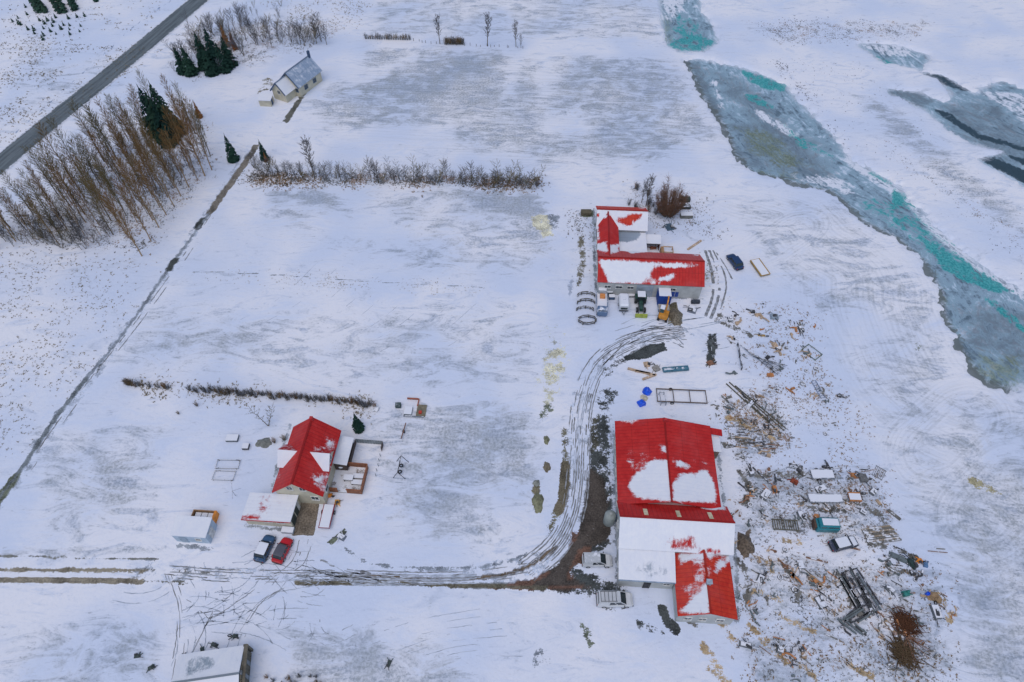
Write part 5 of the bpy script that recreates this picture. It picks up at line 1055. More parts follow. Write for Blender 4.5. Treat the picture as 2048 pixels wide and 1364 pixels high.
# blue tarps and small coloured junk
def lump(name, label, cat, px, py, r, h, m, seed, rz=0.0):
    """crumpled bundles stay one body; machines get a body, a hopper or drum and a few bars"""
    rr = random.Random(seed)
    if name in ('tarp_bundle', 'earth_clump', 'planter', 'plastic_barrel'):
        n = 12; ring = lambda k, z: [(k * r[0] * math.cos(2 * math.pi * i / n) * rr.uniform(.7, 1.25), k * r[1] * math.sin(2 * math.pi * i / n) * rr.uniform(.7, 1.25), z * rr.uniform(.7, 1.2)) for i in range(n)]
        o = MB().loft([ring(1, .0), ring(1.0, h * .4), ring(.8, h * .8), ring(.4, h)]).build(name, m); o.location = at(px, py); o.rotation_euler = (0, 0, rz); return tag(o, label, cat)
    T = thing(name, label, cat, at(px, py), rz + rr.uniform(-.3, .3))
    a, b = r; MB().box((0, 0, h * .35), (a * 1.3, b * 1.3, h * .7), rr.uniform(-.2, .2), rr.uniform(.6, .95)).build('body', m, T)
    MB().box((a * rr.uniform(-.4, .4), b * rr.uniform(-.4, .4), h * .8), (a * .7, b * .6, h * .4), rr.uniform(-.6, .6), .7).build('hopper', m if seed % 2 else DS, T)
    for k in range(4):
        t = rr.uniform(0, 6.28); MB().beam((a * .5 * math.cos(t), b * .5 * math.sin(t), h * .5), (a * 1.4 * math.cos(t + .4), b * 1.4 * math.sin(t + .4), rr.uniform(.06, .4)), .09, .07).build('bar', DS if k % 2 else m, T)
    if seed % 3 == 0: MB().ring((a * .9, -b * .5, .3), .24, .07, (0, 1, .3), 10, 5).build('wheel', TYRE, T)
    return T
BT = mat('bright blue plastic', (.01, .10, .70), .45)
lump('tarp_bundle', 'upper bright blue tarp bundle by the long chassis', 'tarp', 1294, 784, (.75, .85), .6, BT, 1); lump('tarp_bundle', 'lower bright blue tarp bundle by the long chassis', 'tarp', 1282, 808, (.7, .65), .7, BT, 2); lump('tarp_bundle', 'pale yellow sack between the two blue tarps', 'sack', 1288, 796, (.6, .6), .4, mat('pale sack', (.6, .55, .42), .8, .4), 3)
lump('plastic_barrel', 'small bright blue barrel in the junk field', 'barrel', 1854, 1189, (.3, .3), .7, BT, 4); lump('plastic_tank', 'teal green plastic tank with bent spout', 'tank', 1810, 1188, (.75, .6), .8, mat('teal green plastic', (.03, .20, .17), .5, .1), 5)
lump('machine_scrap', 'orange machine part beside the dark green tank', 'scrap', 1838, 1122, (.6, .5), .6, mat('bright orange panel', (.75, .26, .03), .6), 6); lump('machine_scrap', 'blue machine part beside the orange one', 'scrap', 1850, 1130, (.5, .6), .5, mat('blue scrap', (.1, .2, .36), .6, .2), 7)
lump('fuel_tank', 'dark green fuel tank lying in the junk field', 'tank', 1822, 1128, (.7, 1.3), .9, mat('dark green tank', (.025, .05, .045), .5, .1), 8, .6); lump('machine_scrap', 'long grey machine part west of the dark green tank', 'scrap', 1795, 1115, (2.0, .7), .6, mat('green grey steel', (.13, .155, .16), .7, .3), 9, -.4)
lump('earth_clump', 'brown earth clump at the edge of the junk field', 'earth', 1868, 1195, (1.0, .8), .6, mat('brown gravel', (.30, .20, .11), .9, .2), 10, -.6); lump('machine_scrap', 'bright orange scrap before the fanned pipes', 'scrap', 1540, 751, (.9, .5), .5, OR, 11); lump('machine_scrap', 'orange and dark engine in the middle junk row', 'scrap', 1548, 980, (.5, .9), .9, OR, 12)
lump('machine_scrap', 'dark red machine lying south of the upper trailer', 'scrap', 1588, 964, (.9, .6), .6, mat('dark red scrap', (.26, .05, .02), .7, .2), 13, -.6); lump('machine_scrap', 'orange hopper by the wire rack', 'scrap', 1706, 951, (.7, .5), .6, OR, 14); lump('machine_scrap', 'dark tangled wire bale near the wire rack', 'scrap', 1725, 957, (1.0, 1.1), .7, mat('wire bale', (.14, .14, .14), .8, .35), 15)
lump('hay_remnant', 'blue roofed rusty machine in the northern junk row', 'scrap', 1548, 635, (1.2, .9), .9, mat('steel blue scrap', (.28, .34, .40), .6, .3), 16); lump('machine_scrap', 'pale orange scrap next to the blue roofed machine', 'scrap', 1516, 630, (1.0, .5), .3, NW, 17); lump('machine_scrap', 'thin ochre scrap below the northern junk row', 'scrap', 1523, 671, (1.1, .35), .25, mat('ochre boards', (.38, .24, .08), .8, .3), 18)
lump('machine_scrap', 'rusty drum with snow beside the fanned pipes', 'scrap', 1549, 692, (.7, 1.0), .7, NW, 19); lump('machine_scrap', 'dark brown engine on the bare strip by the track', 'scrap', 1424, 690, (.9, 1.6), .8, mat('green grey steel', (.10, .11, .11), .7, .2), 20); lump('machine_scrap', 'rusty sheet at the end of the bare strip', 'scrap', 1420, 726, (.9, .8), .3, mat('rust brown sheet', (.24, .12, .07), .8, .25), 21, .6)
lump('machine_scrap', 'pale timber heap at the head of the teal girder', 'scrap', 1293, 729, (.8, .9), .6, NW, 22); lump('machine_scrap', 'grey wheel hub beside the teal girder', 'scrap', 1312, 738, (.9, .9), .6, mat('hub grey', (.32, .30, .27), .7, .4), 23)
lump('machine_scrap', 'bluish heap of sheet metal beneath the big bush', 'scrap', 1338, 455, (1.2, 1.5), .8, mat('blue dark sheet', (.07, .12, .17), .6, .3), 24); lump('machine_scrap', 'coloured toys heap between the shelter and cow house', 'scrap', 1306, 497, (1.0, .5), .4, mat('mixed plastic', (.28, .10, .06), .6, .2, .6, 5.0), 25)
lump('digger_toy', 'small orange yellow digger beside the ladder trailer', 'digger', 675, 1005, (.7, .6), .8, mat('yellow orange steel', (.70, .34, .06), .5, .2), 26); lump('digger_toy', 'orange bucket behind the ladder trailer', 'bucket', 661, 992, (.5, .4), .6, mat('bright orange panel', (.75, .26, .03), .6), 27)
lump('snow_plough', 'dark harrow covered by snow east of the gravel heap', 'harrow', 1384, 620, (1.3, 1.3), .7, mat('harrow steel', (.16, .18, .22), .7, .65), 28); lump('planter', 'round white planter at the end of the garden hedge', 'planter', 750, 817, (.8, .8), .5, mat('white planter', (.55, .55, .56), .7, 1.0), 29)
lump('machine_scrap', 'grey seeder under snow south of the ladder trailer', 'seeder', 683, 1074, (1.1, .7), .6, mat('harrow steel', (.16, .18, .22), .7, .65), 31)
for i, (px, py, lb) in enumerate(((275, 1312, 'dark bar scrap by the field track'), (303, 1335, 'greenish scrap bar near the timber gable shed'), (365, 1320, 'mossy stone at the timber gable shed corner'), (405, 1300, 'first dark tub behind the timber gable shed'), (430, 1290, 'dark open crate behind the timber gable shed'), (470, 1273, 'green tub north of the timber gable shed'), (778, 1327, 'green shrub clump on the lower field'))): lump('scrap_tub', lb, 'tub', px, py, (.7, .4), .5, mat('dark green tub', (.05, .07, .065), .7, .3), 40 + i, i * .7)
for i, (px, py) in enumerate(((1500, 945), (1530, 990), (1640, 978), (1745, 985), (1600, 1030), (1725, 1025), (1520, 1160), (1600, 1130), (1640, 1205), (1560, 1300), (1490, 1290), (1780, 1180), (1870, 1225), (1460, 640), (1600, 660), (1500, 810))):
    lump('farm_implement', 'snow covered grey farm implement half buried among the scrap', 'implement', px, py, (rnd.uniform(.7, 1.5), rnd.uniform(.5, 1.0)), rnd.uniform(.5, .9), mat('implement steel', (.15, .16, .17), .7, .7), 60 + i, rnd.uniform(0, 3))['group'] = 'half buried implements'
# playground corner and swing
T = thing('play_corner', 'square sand pit with planks and a brown mat north of the snowy island', 'sand pit', at(828, 815), math.radians(-4))
MB().beam((-1.4, 1.6, .3), (.6, 1.6, .3), .2, .3).build('plank', mat('red plank', (.38, .12, .07), .8, .2), T); MB().beam((-1.5, -1.9, .2), (2.0, -1.9, .2), .15, .2).build('plank', GS, T); MB().beam((.7, 1.6, .3), (.6, .2, .3), .15, .25).build('plank', mat('red plank', (.38, .12, .07), .8, .2), T)
MB().box((1.4, -.6, .12), (1.6, 2.3, .2)).build('mat', mat('brown mat', (.20, .175, .12), .9, .15), T); MB().box((-.8, -.9, .25), (1.3, 1.6, .5)).build('box', mat('grey box', (.25, .28, .3), .8, .9), T); MB().box((1.3, -1.1, .35), (.5, .5, .4)).build('toy', mat('red toy', (.5, .05, .03), .5), T)
T = thing('swing_frame', 'grey swing frame with two tyre seats on the snowy island', 'swing', at(802, 940), math.radians(-5))
MB().tube((0, -1.5, 2.1), (0, 1.5, 2.1), .06).build('top_bar', DS, T)
for y in (-1.5, 1.5):
    for s_ in (-1, 1): MB().tube((0, y, 2.1), (s_ * 1.0, y, 0), .05).build('leg', DS, T)
for y in (-.55, .55):
    MB().ring((0, y, .5), .26, .11).build('tyre_seat', TYRE, T)
    for s_ in (-1, 1): MB().tube((s_ * .2, y, .55), (0, y, 2.1), .015).build('chain', DS, T)
T = thing('see_saw', 'small dark see saw standing north of the terrace lawn', 'see saw', at(808, 865), math.radians(80)); MB().beam((-1.5, 0, .55), (1.5, 0, .7), .16, .08).build('plank', mat('red plank', (.20, .10, .07), .8, .1), T); MB().box((0, 0, .3), (.3, .4, .6)).build('stand', DS, T)
T = thing('clothes_line', 'thin rotary clothes line on the lawn by the garage', 'clothes line', at(472, 992)); MB().tube((0, 0, 0), (0, 0, 1.9), .03).build('pole', GS, T)
for k in range(4): MB().tube((0, 0, 1.8), (1.4 * math.cos(k * 1.57 + .3), 1.4 * math.sin(k * 1.57 + .3), 1.95), .02).build('arm', GS, T)
# old tyres and scrap bits scattered through the junk field
tp = MB().ring((0, 0, .12), .33, .13).build('old_tyre', mat('snowy tyre', (.06, .06, .065), .85, .62)); tag(tp, 'old tyre half buried in snow', 'tyre', 'old tyres lying about')
TY = [(1640, 830), (1632, 845), (1650, 850), (1615, 775), (1605, 768), (1695, 805), (1650, 868), (1790, 1152), (1800, 1160), (1775, 1147), (1612, 742), (1640, 742), (1632, 738), (1540, 1150), (1830, 1160), (1840, 1168), (1560, 1155), (1720, 1165), (1465, 870), (1472, 895), (1590, 1180), (1600, 1160), (1500, 1010), (1630, 975), (1570, 1100)][::2]
for i, q in enumerate(TY):
    t = tp if i == 0 else tp.copy()
    if i: COL.objects.link(t)
    t.location = at(*q); t.scale = (rnd.uniform(.7, 1.2),) * 3; t.rotation_euler = (rnd.uniform(-.15, .15), rnd.uniform(-.15, .15), rnd.uniform(0, 6))
def bent(seed):
    rr = random.Random(seed); b = MB(); p = Vector((-.5, 0, .08)); an = rr.uniform(-.5, .5)
    for k in range(3):
        q = p + Vector((math.cos(an), math.sin(an), rr.uniform(-.1, .25))) * rr.uniform(.25, .55); q.z = max(.05, q.z); b.beam(p, q, rr.uniform(.08, .22), rr.uniform(.05, .12)); p = q; an += rr.uniform(-.9, .9)
    b.box((rr.uniform(-.3, .3), rr.uniform(-.3, .3), .12), (rr.uniform(.2, .5), rr.uniform(.15, .4), .2), rr.uniform(0, 3)); return b.mesh('scrap_piece')
BM = [bent(k) for k in range(8)]
ZR = [gp(q) for q in ([(1480, 1090), (1640, 1110), (1650, 1364), (1480, 1364)], [(1640, 1110), (1880, 1140), (1910, 1364), (1650, 1364)], [(1470, 935), (1780, 930), (1790, 1080), (1480, 1080)], [(1430, 790), (1560, 780), (1580, 900), (1470, 930)], [(1440, 600), (1600, 610), (1680, 860), (1560, 800), (1450, 700)])]
def inside(p, poly):
    c = False
    for a, b in zip(poly, poly[1:] + poly[:1]):
        if (a[1] > p[1]) != (b[1] > p[1]) and p[0] < (b[0] - a[0]) * (p[1] - a[1]) / (b[1] - a[1]) + a[0]: c = not c
    return c
def scatter(poly, n, rr):
    xs = [p[0] for p in poly]; ys = [p[1] for p in poly]; o = []; k = 0
    while len(o) < n and k < n * 60:
        k += 1; p = (rr.uniform(min(xs), max(xs)), rr.uniform(min(ys), max(ys)))
        if inside(p, poly): o.append(p)
    return o
KIND = [('small rusty scrap piece poking out of the snow', [RU, OR, mat('orange brown scrap', (.36, .24, .14), .8, .5)], 'rusty scrap pieces'), ('small dark metal scrap piece poking out of the snow', [DS, mat('green grey steel', (.13, .155, .16), .7, .3)], 'dark scrap pieces'), ('small weathered wood scrap poking out of the snow', [TW, NW], 'wood scrap pieces')]
WHERE = ('in the weeds below the barn wing', 'around the girder stack', 'around the two flat trailers', 'beside the long dark poles', 'around the fanned pipes')
for zi, (poly, n) in enumerate(zip(ZR, (55, 60, 60, 45, 70))):
    cen = scatter(poly, 9, rnd)
    for p in [(q[0] + rnd.gauss(0, 1.5), q[1] + rnd.gauss(0, 1.1)) for q in (rnd.choice(cen) for _ in range(n * 3 // 4))] + scatter(poly, n // 4, rnd):
        lb, ms, gr = rnd.choices(KIND, (2, 4, 3))[0]; me = rnd.choice(BM); o_ = bpy.data.objects.new('scrap_piece', me); COL.objects.link(o_)
        if not me.materials: me.materials.append(None)
        o_.material_slots[0].link = 'OBJECT'; o_.material_slots[0].material = rnd.choice(ms); o_.location = (p[0], p[1], 0); o_.rotation_euler = (0, 0, rnd.uniform(0, 6.28)); k = rnd.choice((.5, .7, .9, 1.2, 1.7)); o_.scale = (k, k, k); tag(o_, lb.replace('poking out of the snow', WHERE[zi]), 'scrap', gr + ' ' + WHERE[zi])
# ------------------------------------------------------------------ trees and shrubs
def needle(b, p, q, w):
    d = (q - p); s_ = d.cross(Vector((0, 0, 1))); s_ = (s_.normalized() if s_.length > 1e-4 else Vector((1, 0, 0))) * w; u = d.cross(s_).normalized() * w
    k = len(b.v); b.v += [tuple(p - s_), tuple(p + s_), tuple(q), tuple(p - u), tuple(p + u)]; b.f += [(k, k + 1, k + 2), (k + 3, k + 4, k + 2)]
def bare_tree(name, h, seed, nb, start, spread, asc, tw, r0, twn=6, m1=None, m2=None, multi=1):
    rr = random.Random(seed); root = thing(name, 'x', 'tree'); T = MB(); C = MB()
    for st in range(multi):
        lean = Vector((rr.uniform(-1, 1), rr.uniform(-1, 1), 0)) * (.05 if multi == 1 else .42)
        pts = [Vector((0, 0, -.1))]; hh = h * (1 if st == 0 else rr.uniform(.6, .95))
        for k in range(1, 8): pts.append(Vector((lean.x * hh * k / 7 + rr.uniform(-.02, .02) * hh * .3, lean.y * hh * k / 7 + rr.uniform(-.02, .02) * hh * .3, hh * k / 7)))
        for k in range(7): T.tube(pts[k], pts[k + 1], r0 * (1 - k / 7.4), r0 * (1 - (k + 1) / 7.4), 6, k == 0)
        for i in range(max(4, nb // multi)):
            t = start + (1 - start) * (i + rr.random()) / max(4, nb // multi); f = min(6.999, t * 7); k = int(f); p = pts[k].lerp(pts[k + 1], f - k)
            az = i * 2.4 + rr.uniform(-.5, .5); L = spread * (.35 + .65 * math.sin(math.pi * min(1, (1 - t) * 1.1 + .12))) * rr.uniform(.6, 1.15); el = asc + rr.uniform(-.2, .2)
            d = Vector((math.cos(az) * math.cos(el), math.sin(az) * math.cos(el), math.sin(el))); q = p + d * L * .55; d2 = (d + Vector((0, 0, .35))).normalized(); e = q + d2 * L * .45
            C.tube(p, q, max(.018, r0 * .28 * (1 - t) + .012), .016, 3, False); needle(C, q, e, .02)
            for j in range(twn):
                u = rr.uniform(.2, 1); o_ = p.lerp(q, u / .55) if u < .55 else q.lerp(e, (u - .55) / .45)
                dd = (d2 + Vector((rr.uniform(-1, 1), rr.uniform(-1, 1), rr.uniform(-.3, .9))) * .75).normalized(); needle(C, o_, o_ + dd * L * rr.uniform(.25, .55), tw)
    T.build('trunk', m1 or BARK, root); C.build('crown', m2 or TWIG, root); return root
BARK = mat('grey brown bark', (.15, .125, .09), .9, .1)
BARK2 = mat('orange brown bark', (.36, .25, .145), .9, .05)
TWIG = twig_mat('grey twigs', (.095, .095, .105), (.16, .14, .12)); TWR = twig_mat('red brown twigs', (.29, .16, .065), (.26, .19, .09)); TWO = twig_mat('olive twigs', (.18, .155, .07), (.25, .20, .09)); TWB = twig_mat('blue grey twigs', (.17, .19, .23), (.24, .25, .28))
DRK = twig_mat('brown bush twigs', (.24, .135, .09), (.26, .15, .10))
def spruce(name, h, r, seed, tiers, dens, m):
    rr = random.Random(seed); root = thing(name, 'x', 'tree'); MB().tube((0, 0, -.1), (0, 0, h * .9), r * .09, .02, 6).build('trunk', BARK, root); C = MB()
    for t in range(tiers):
        k = t / tiers; z = h * (.06 + .93 * k); R_ = r * (1 - k) ** .85 * rr.uniform(.85, 1.1) + .06
        for i in range(max(5, int(dens * (1 - k) + 5))):
            az = rr.uniform(0, 6.283); d = Vector((math.cos(az), math.sin(az), 0)); sd = Vector((-d.y, d.x, 0))
            for u in (.3, .62, .92):
                c = d * R_ * u * rr.uniform(.9, 1.1) + Vector((0, 0, z - R_ * .35 * u * u + rr.uniform(-.06, .06) * r)); w = R_ * .26 + .07; tip = c + d * R_ * .36 - Vector((0, 0, R_ * .16)); b = len(C.v)
                C.v += [tuple(c - sd * w - Vector((0, 0, .08 * r))), tuple(c + sd * w - Vector((0, 0, .08 * r))), tuple(tip), tuple(c + Vector((0, 0, .09 * r + .03)))]; C.f += [(b, b + 2, b + 3), (b + 1, b + 3, b + 2)]
    for i in range(6): needle(C, Vector((0, 0, h * .9)), Vector((rr.uniform(-.1, .1), rr.uniform(-.1, .1), h * (1 + .02 * i))), .06)
    C.build('crown', m, root); return root
SPM = twig_mat('spruce needles', (.014, .042, .036), (.028, .066, .044)); SPM2 = twig_mat('sapling needles', (.03, .07, .055), (.05, .10, .07)); LARCH = twig_mat('larch needles', (.36, .14, .05), (.30, .16, .07))
def away(root): root.location = (0, 0, -400)

# tall poplars of the wood
rnd = random.Random(11); protos = [bare_tree('poplar_tree', 17, 100 + k, 70, .18, 2.4, .9, .024, .15, 13, BARK2 if k % 2 else BARK, (TWO, TWR, TWO, TWR)[k]) for k in range(4)]
spots = []
SPZ = gp([(300, 250), (350, 235), (400, 300), (395, 345), (330, 330), (300, 290)])
def free(p, dmin): return not inside(p, SPZ) and all((p[0] - q[0]) ** 2 + (p[1] - q[1]) ** 2 > dmin * dmin for q in spots)
front = gp([(284, 512), (302, 482), (318, 455), (333, 430), (348, 412), (362, 392), (378, 375), (395, 358), (410, 352), (424, 340), (270, 485), (292, 460), (306, 440), (320, 415), (336, 395), (350, 375), (365, 355), (380, 335), (400, 325), (255, 470), (275, 445), (104, 466), (172, 445), (212, 415), (65, 470), (120, 490), (170, 428), (28, 470)])
for p in front: spots.append(p)
wood = gp([(-40, 490), (120, 475), (240, 480), (300, 440), (425, 320), (415, 265), (360, 235), (300, 240), (245, 290), (165, 355), (70, 425), (-40, 470)])
k = 0
while len(spots) < 132 and k < 6000:
    k += 1; p = scatter(wood, 1, rnd)[0]
    if free(p, 2.3): spots.append(p)
used = set()
for i, p in enumerate(spots):
    red = i < 21 or rnd.random() < .45; k = (1, 3)[i % 2] if red else (0, 2)[i % 2]; sc = rnd.uniform(.66, 1.05) if i < 28 else rnd.uniform(.4, .92)
    hue = 'rusty brown' if k in (1, 3) else 'olive grey'; size = 'tall' if sc > .85 else 'medium' if sc > .65 else 'short'
    place = 'along the farm track' if i < 10 else 'in the second row from the farm track' if i < 21 else 'at the south end of the wood' if i < 28 else 'deep in the roadside wood'
    lb = '%s slender bare poplar with %s twigs %s' % (size, hue, place); g = '%s %s poplars %s' % (size, hue, place)
    if k not in used: r = protos[k]; r.location = (*p, 0); r.scale = (sc,) * 3; tag(r, lb, 'tree', g); used.add(k)
    else: dup(protos[k], (*p, 0), rnd.uniform(0, 6.28), (sc * rnd.uniform(.85, 1.2), sc * rnd.uniform(.85, 1.2), sc), lb, g)
# small bare trees: wood edge, upper wood, hedgerow
small = [bare_tree('bare_birch_tree', 4.6, 200 + k, 36, .2, 1.4, .75, .016, .07, 10, BARK, (TWIG, TWB, TWIG, TWO)[k], 1 + k % 2) for k in range(4)]
used = set()
def put_small(p, sc, lb, g, k=None):
    k = rnd.randrange(4) if k is None else k
    if k not in used: r = small[k]; r.location = (*p, 0); r.scale = (sc,) * 3; tag(r, lb, 'tree', g); used.add(k)
    else: dup(small[k], (*p, 0), rnd.uniform(0, 6.28), (sc * rnd.uniform(.9, 1.25), sc * rnd.uniform(.9, 1.25), sc), lb, g)
und = gp([(-30, 500), (120, 500), (230, 508), (225, 470), (150, 440), (60, 440), (-30, 460)])
for p in scatter(und, 70, rnd): put_small(p, rnd.uniform(.5, .95), 'low bare tree in the undergrowth along the wood south edge', 'low trees along the wood south edge')
for p in scatter(wood, 70, rnd): put_small(p, rnd.uniform(.6, 1.1), 'low grey bare tree growing beneath the poplars', 'low trees beneath the poplars')
upper = gp([(350, 120), (400, 70), (480, 48), (560, 55), (645, 70), (660, 92), (560, 100), (500, 95), (470, 140), (400, 160), (340, 165)])
for p in scatter(upper, 110, rnd): put_small(p, rnd.uniform(.6, 1.35), 'bare grey tree of the copse behind the cottage', 'bare trees of the copse behind the cottage')
far_w = gp([(330, 60), (520, 0), (640, 30), (640, 60), (480, 60), (400, 90)])
for p in scatter(far_w, 16, rnd): put_small(p, rnd.uniform(.4, .8), 'thin bare sapling on the slope above the copse', 'thin saplings above the copse')
row = smooth(gp([(505, 338), (560, 352), (640, 358), (760, 362), (900, 368), (1000, 372), (1078, 374)]), 3)
def along(line, n):
    ds = [0]
    for a, b in zip(line, line[1:]): ds.append(ds[-1] + math.dist(a, b))
    o = []
    for i in range(n):
        t = ds[-1] * (i + .5) / n
        for j in range(len(line) - 1):
            if ds[j + 1] >= t: u = (t - ds[j]) / (ds[j + 1] - ds[j] + 1e-9); o.append((line[j][0] + (line[j + 1][0] - line[j][0]) * u, line[j][1] + (line[j + 1][1] - line[j][1]) * u)); break
    return o
for i, p in enumerate(along(row, 84)): put_small((p[0] + rnd.uniform(-.5, .5), p[1] + rnd.uniform(-.9, .9)), rnd.uniform(.62, .95) + (.28 if i > 33 and rnd.random() < .4 else 0), 'small bare tree in the windbreak row across the snowy fields', 'small trees of the windbreak row')
# single slender trees
tall = bare_tree('slender_tree', 8, 301, 44, .26, 1.7, .85, .032, .13, 11, BARK, TWIG)
sing = [((630, 357), 1.25, 'lone slender bare tree rising above the windbreak row near the conifers'), ((880, 88), .95, 'first slender tree on the far fence line beside the square hedge'), ((975, 92), 1.08, 'middle slender tree on the far fence line'), ((1032, 94), .85, 'slender pale tree on the far fence line next to the small round tree'), ((1292, 412), .95, 'slim grey tree beside the large brown bush'), ((1283, 405), .7, 'shorter slim tree behind the large brown bush')]
for i, (q, sc, lb) in enumerate(sing):
    if i == 0: tall.location = at(*q); tall.scale = (sc,) * 3; tag(tall, lb, 'tree')
    else: dup(tall, at(*q), rnd.uniform(0, 6), sc, lb)
put_small(gp([(1042, 96)])[0], .8, 'small round dark tree at the end of the far fence line', 'far fence trees', 0)
put_small(gp([(537, 852)])[0], .95, 'small ochre bare tree in the garden beside the farmhouse', 'garden trees', 3)
# shrubs
def shrub(name, h, seed, stems, m):
    rr = random.Random(seed); root = thing(name, 'x', 'shrub'); S = MB(); C = MB()
    for i in range(stems):
        az = rr.uniform(0, 6.28); o_ = Vector((math.cos(az), math.sin(az), 0)) * rr.uniform(0, .22); q = o_ + Vector((math.cos(az) * rr.uniform(.1, .5) * h * .5, math.sin(az) * rr.uniform(.1, .5) * h * .5, h * rr.uniform(.6, 1))); S.tube(o_, q, .028, .012, 3, False)
        for j in range(10): u = rr.uniform(.15, 1); p = o_.lerp(q, u); needle(C, p, p + Vector((rr.uniform(-1, 1), rr.uniform(-1, 1), rr.uniform(.2, 1.3))).normalized() * h * rr.uniform(.2, .45), .016)
    S.build('stem', BARK, root); C.build('twigs', m, root); return root
sh = [shrub('hedge_shrub', 1.5, 400 + k, 12, (TWIG, TWR, TWB)[k]) for k in range(3)]; used = set()
def put_shrub(p, sc, lb, g):
    k = rnd.randrange(3)
    if k not in used: r = sh[k]; r.location = (*p, 0); r.scale = (sc,) * 3; tag(r, lb, 'shrub', g); used.add(k)
    else: dup(sh[k], (*p, 0), rnd.uniform(0, 6.28), sc, lb, g)
hedge = smooth(gp([(250, 768), (330, 778), (400, 783), (520, 792), (640, 802), (752, 815)]), 2)
for i, p in enumerate(along(hedge, 92)):
    if 6 < i < 26 and rnd.random() < .6: continue
    put_shrub((p[0] + rnd.uniform(-.25, .25), p[1] + rnd.uniform(-.45, .45)), rnd.uniform(.75, 1.25), 'low bare shrub in the garden hedge behind the farmhouse', 'shrubs of the garden hedge')
for i, p in enumerate(along(gp([(730, 78), (822, 80)]), 20)): put_shrub(p, rnd.uniform(.7, 1.3), 'bare shrub of the low hedge on the far fence line', 'far low hedge shrubs')
for i, p in enumerate(along(gp([(890, 89), (928, 89)]), 14)): put_shrub(p, rnd.uniform(1.1, 1.6), 'bare shrub of the clipped square hedge on the far fence line', 'square hedge shrubs')
for p in scatter(gp([(1245, 380), (1300, 375), (1330, 440), (1300, 450), (1260, 420)]), 12, rnd): put_shrub(p, rnd.uniform(.7, 1.4), 'grey shrub around the foot of the large brown bush', 'shrubs by the large bush')
for p in scatter(gp([(400, 1356), (680, 1350), (680, 1372), (400, 1372)]), 18, rnd): put_shrub(p, rnd.uniform(.5, .8), 'dry weed shrub near the timber gable shed', 'weed shrubs near the shed')
for q, sc, lb in (((395, 812), .8, 'single shrub on the lawn north west of the farmhouse'), ((358, 828), .6, 'small shrub on the lawn north west of the farmhouse'), ((550, 885), 1.0, 'ochre shrub beside the flat olive stone'), ((570, 880), 1.0, 'ochre shrub against the farmhouse west wall'), ((1075, 372), 1.4, 'orange brown shrub at the end of the windbreak row'), ((845, 395), .5, 'tiny orange shrub south of the windbreak row'), ((260, 770), 1.3, 'rounded shrub at the west end of the garden hedge')): dup(sh[1], at(*q), 1.0, sc, lb, 'single shrubs')
# the large brown bush by the cow house
big = thing('large_bush', 'large dense brown bare bush beside the red cow house', 'bush', at(1336, 430)); rr = random.Random(77); S = MB(); C = MB()
for i in range(46):
    a = rr.uniform(0, 6.28); k = rr.random() ** .5; tip = Vector((math.cos(a) * 2.3 * k, math.sin(a) * 2.3 * k, rr.uniform(4.5, 8.6) * (1 - .45 * k * k))); o_ = Vector((math.cos(a) * .7 * k, math.sin(a) * .7 * k, -.05)); m_ = o_.lerp(tip, .5) + Vector((math.cos(a), math.sin(a), 0)) * .35 * k
    S.tube(o_, m_, .07, .045, 4, False).tube(m_, tip, .045, .012, 4, False)
    for j in range(80):
        u = rr.uniform(.12, 1); p = o_.lerp(m_, u * 2) if u < .5 else m_.lerp(tip, u * 2 - 1); d = Vector((rr.uniform(-1, 1), rr.uniform(-1, 1), rr.uniform(-.1, 1.2))).normalized(); needle(C, p, p + d * rr.uniform(.5, 1.2), .022)
S.build('stem', BARK, big); C.build('twigs', DRK, big); big.scale = (1.5, 1.2, 1.3)
# brush heap
rr = random.Random(9); T = thing('brush_heap', 'brown heap of cut branches at the edge of the junk field', 'brush heap', at(1815, 1285))
for lx, ly, R_, n, col in ((.4, 2.4, 2.0, 300, twig_mat('dark brush', (.13, .06, .035), (.15, .08, .05))), (-1.2, -1.4, 2.2, 300, twig_mat('olive brush', (.12, .09, .055), (.16, .10, .06)))):
    b = MB()
    for i in range(n):
        p = Vector((lx + rr.gauss(0, R_ * .36), ly + rr.gauss(0, R_ * .40), rr.uniform(.03, .5))); a = rr.choice((2.1, 2.3, -1.0, -.8, .4)) + rr.gauss(0, .45); L_ = rr.uniform(.6, 1.5) if rr.random() < .85 else rr.uniform(1.6, 2.8); needle(b, p, p + Vector((math.cos(a), math.sin(a), rr.uniform(-.1, .25))) * L_, .085)
    b.build('branches', col, T)
for i in range(16): a = rr.uniform(0, 6.28); MB().tube((.2 * math.cos(a), .8 + .2 * math.sin(a), .3), (3.2 * math.cos(a), .5 + 3.4 * math.sin(a), rr.uniform(.1, .7)), .07, .02, 5).build('branch', DRK, T)
# conifers
sp = [spruce('spruce_tree', 8.5, 1.9, 600 + k, 20, 10, SPM) for k in range(3)]; used = set()
CON = [((468, 320), .82, 'lone narrow dark spruce beside the farm track'), ((530, 318), .62, 'shorter dark spruce across the track from the lone narrow spruce'), ((718, 858), .58, 'small dark green spruce on the lawn behind the farmhouse'),
       ((438, 138), 1.35, 'tallest dark spruce of the clump west of the cottage'), ((415, 135), 1.15, 'broad dark spruce between the tallest one and the road'), ((462, 132), 1.0, 'dark spruce at the cottage side of the clump'), ((425, 148), .9, 'lower dark spruce in front of the clump'), ((450, 142), .95, 'lower dark spruce hiding the clump centre'), ((384, 148), .95, 'first of two dark spruces standing apart from the clump'), ((368, 145), .85, 'second of two dark spruces standing apart from the clump'),
       ((332, 275), 1.47, 'dark spruce deep in the poplar wood'), ((345, 268), 1.60, 'tall dark spruce in the poplar wood facing the cottage'), ((318, 262), 1.41, 'dark spruce behind the others in the poplar wood'), ((340, 285), 1.22, 'lower dark spruce in the poplar wood')]
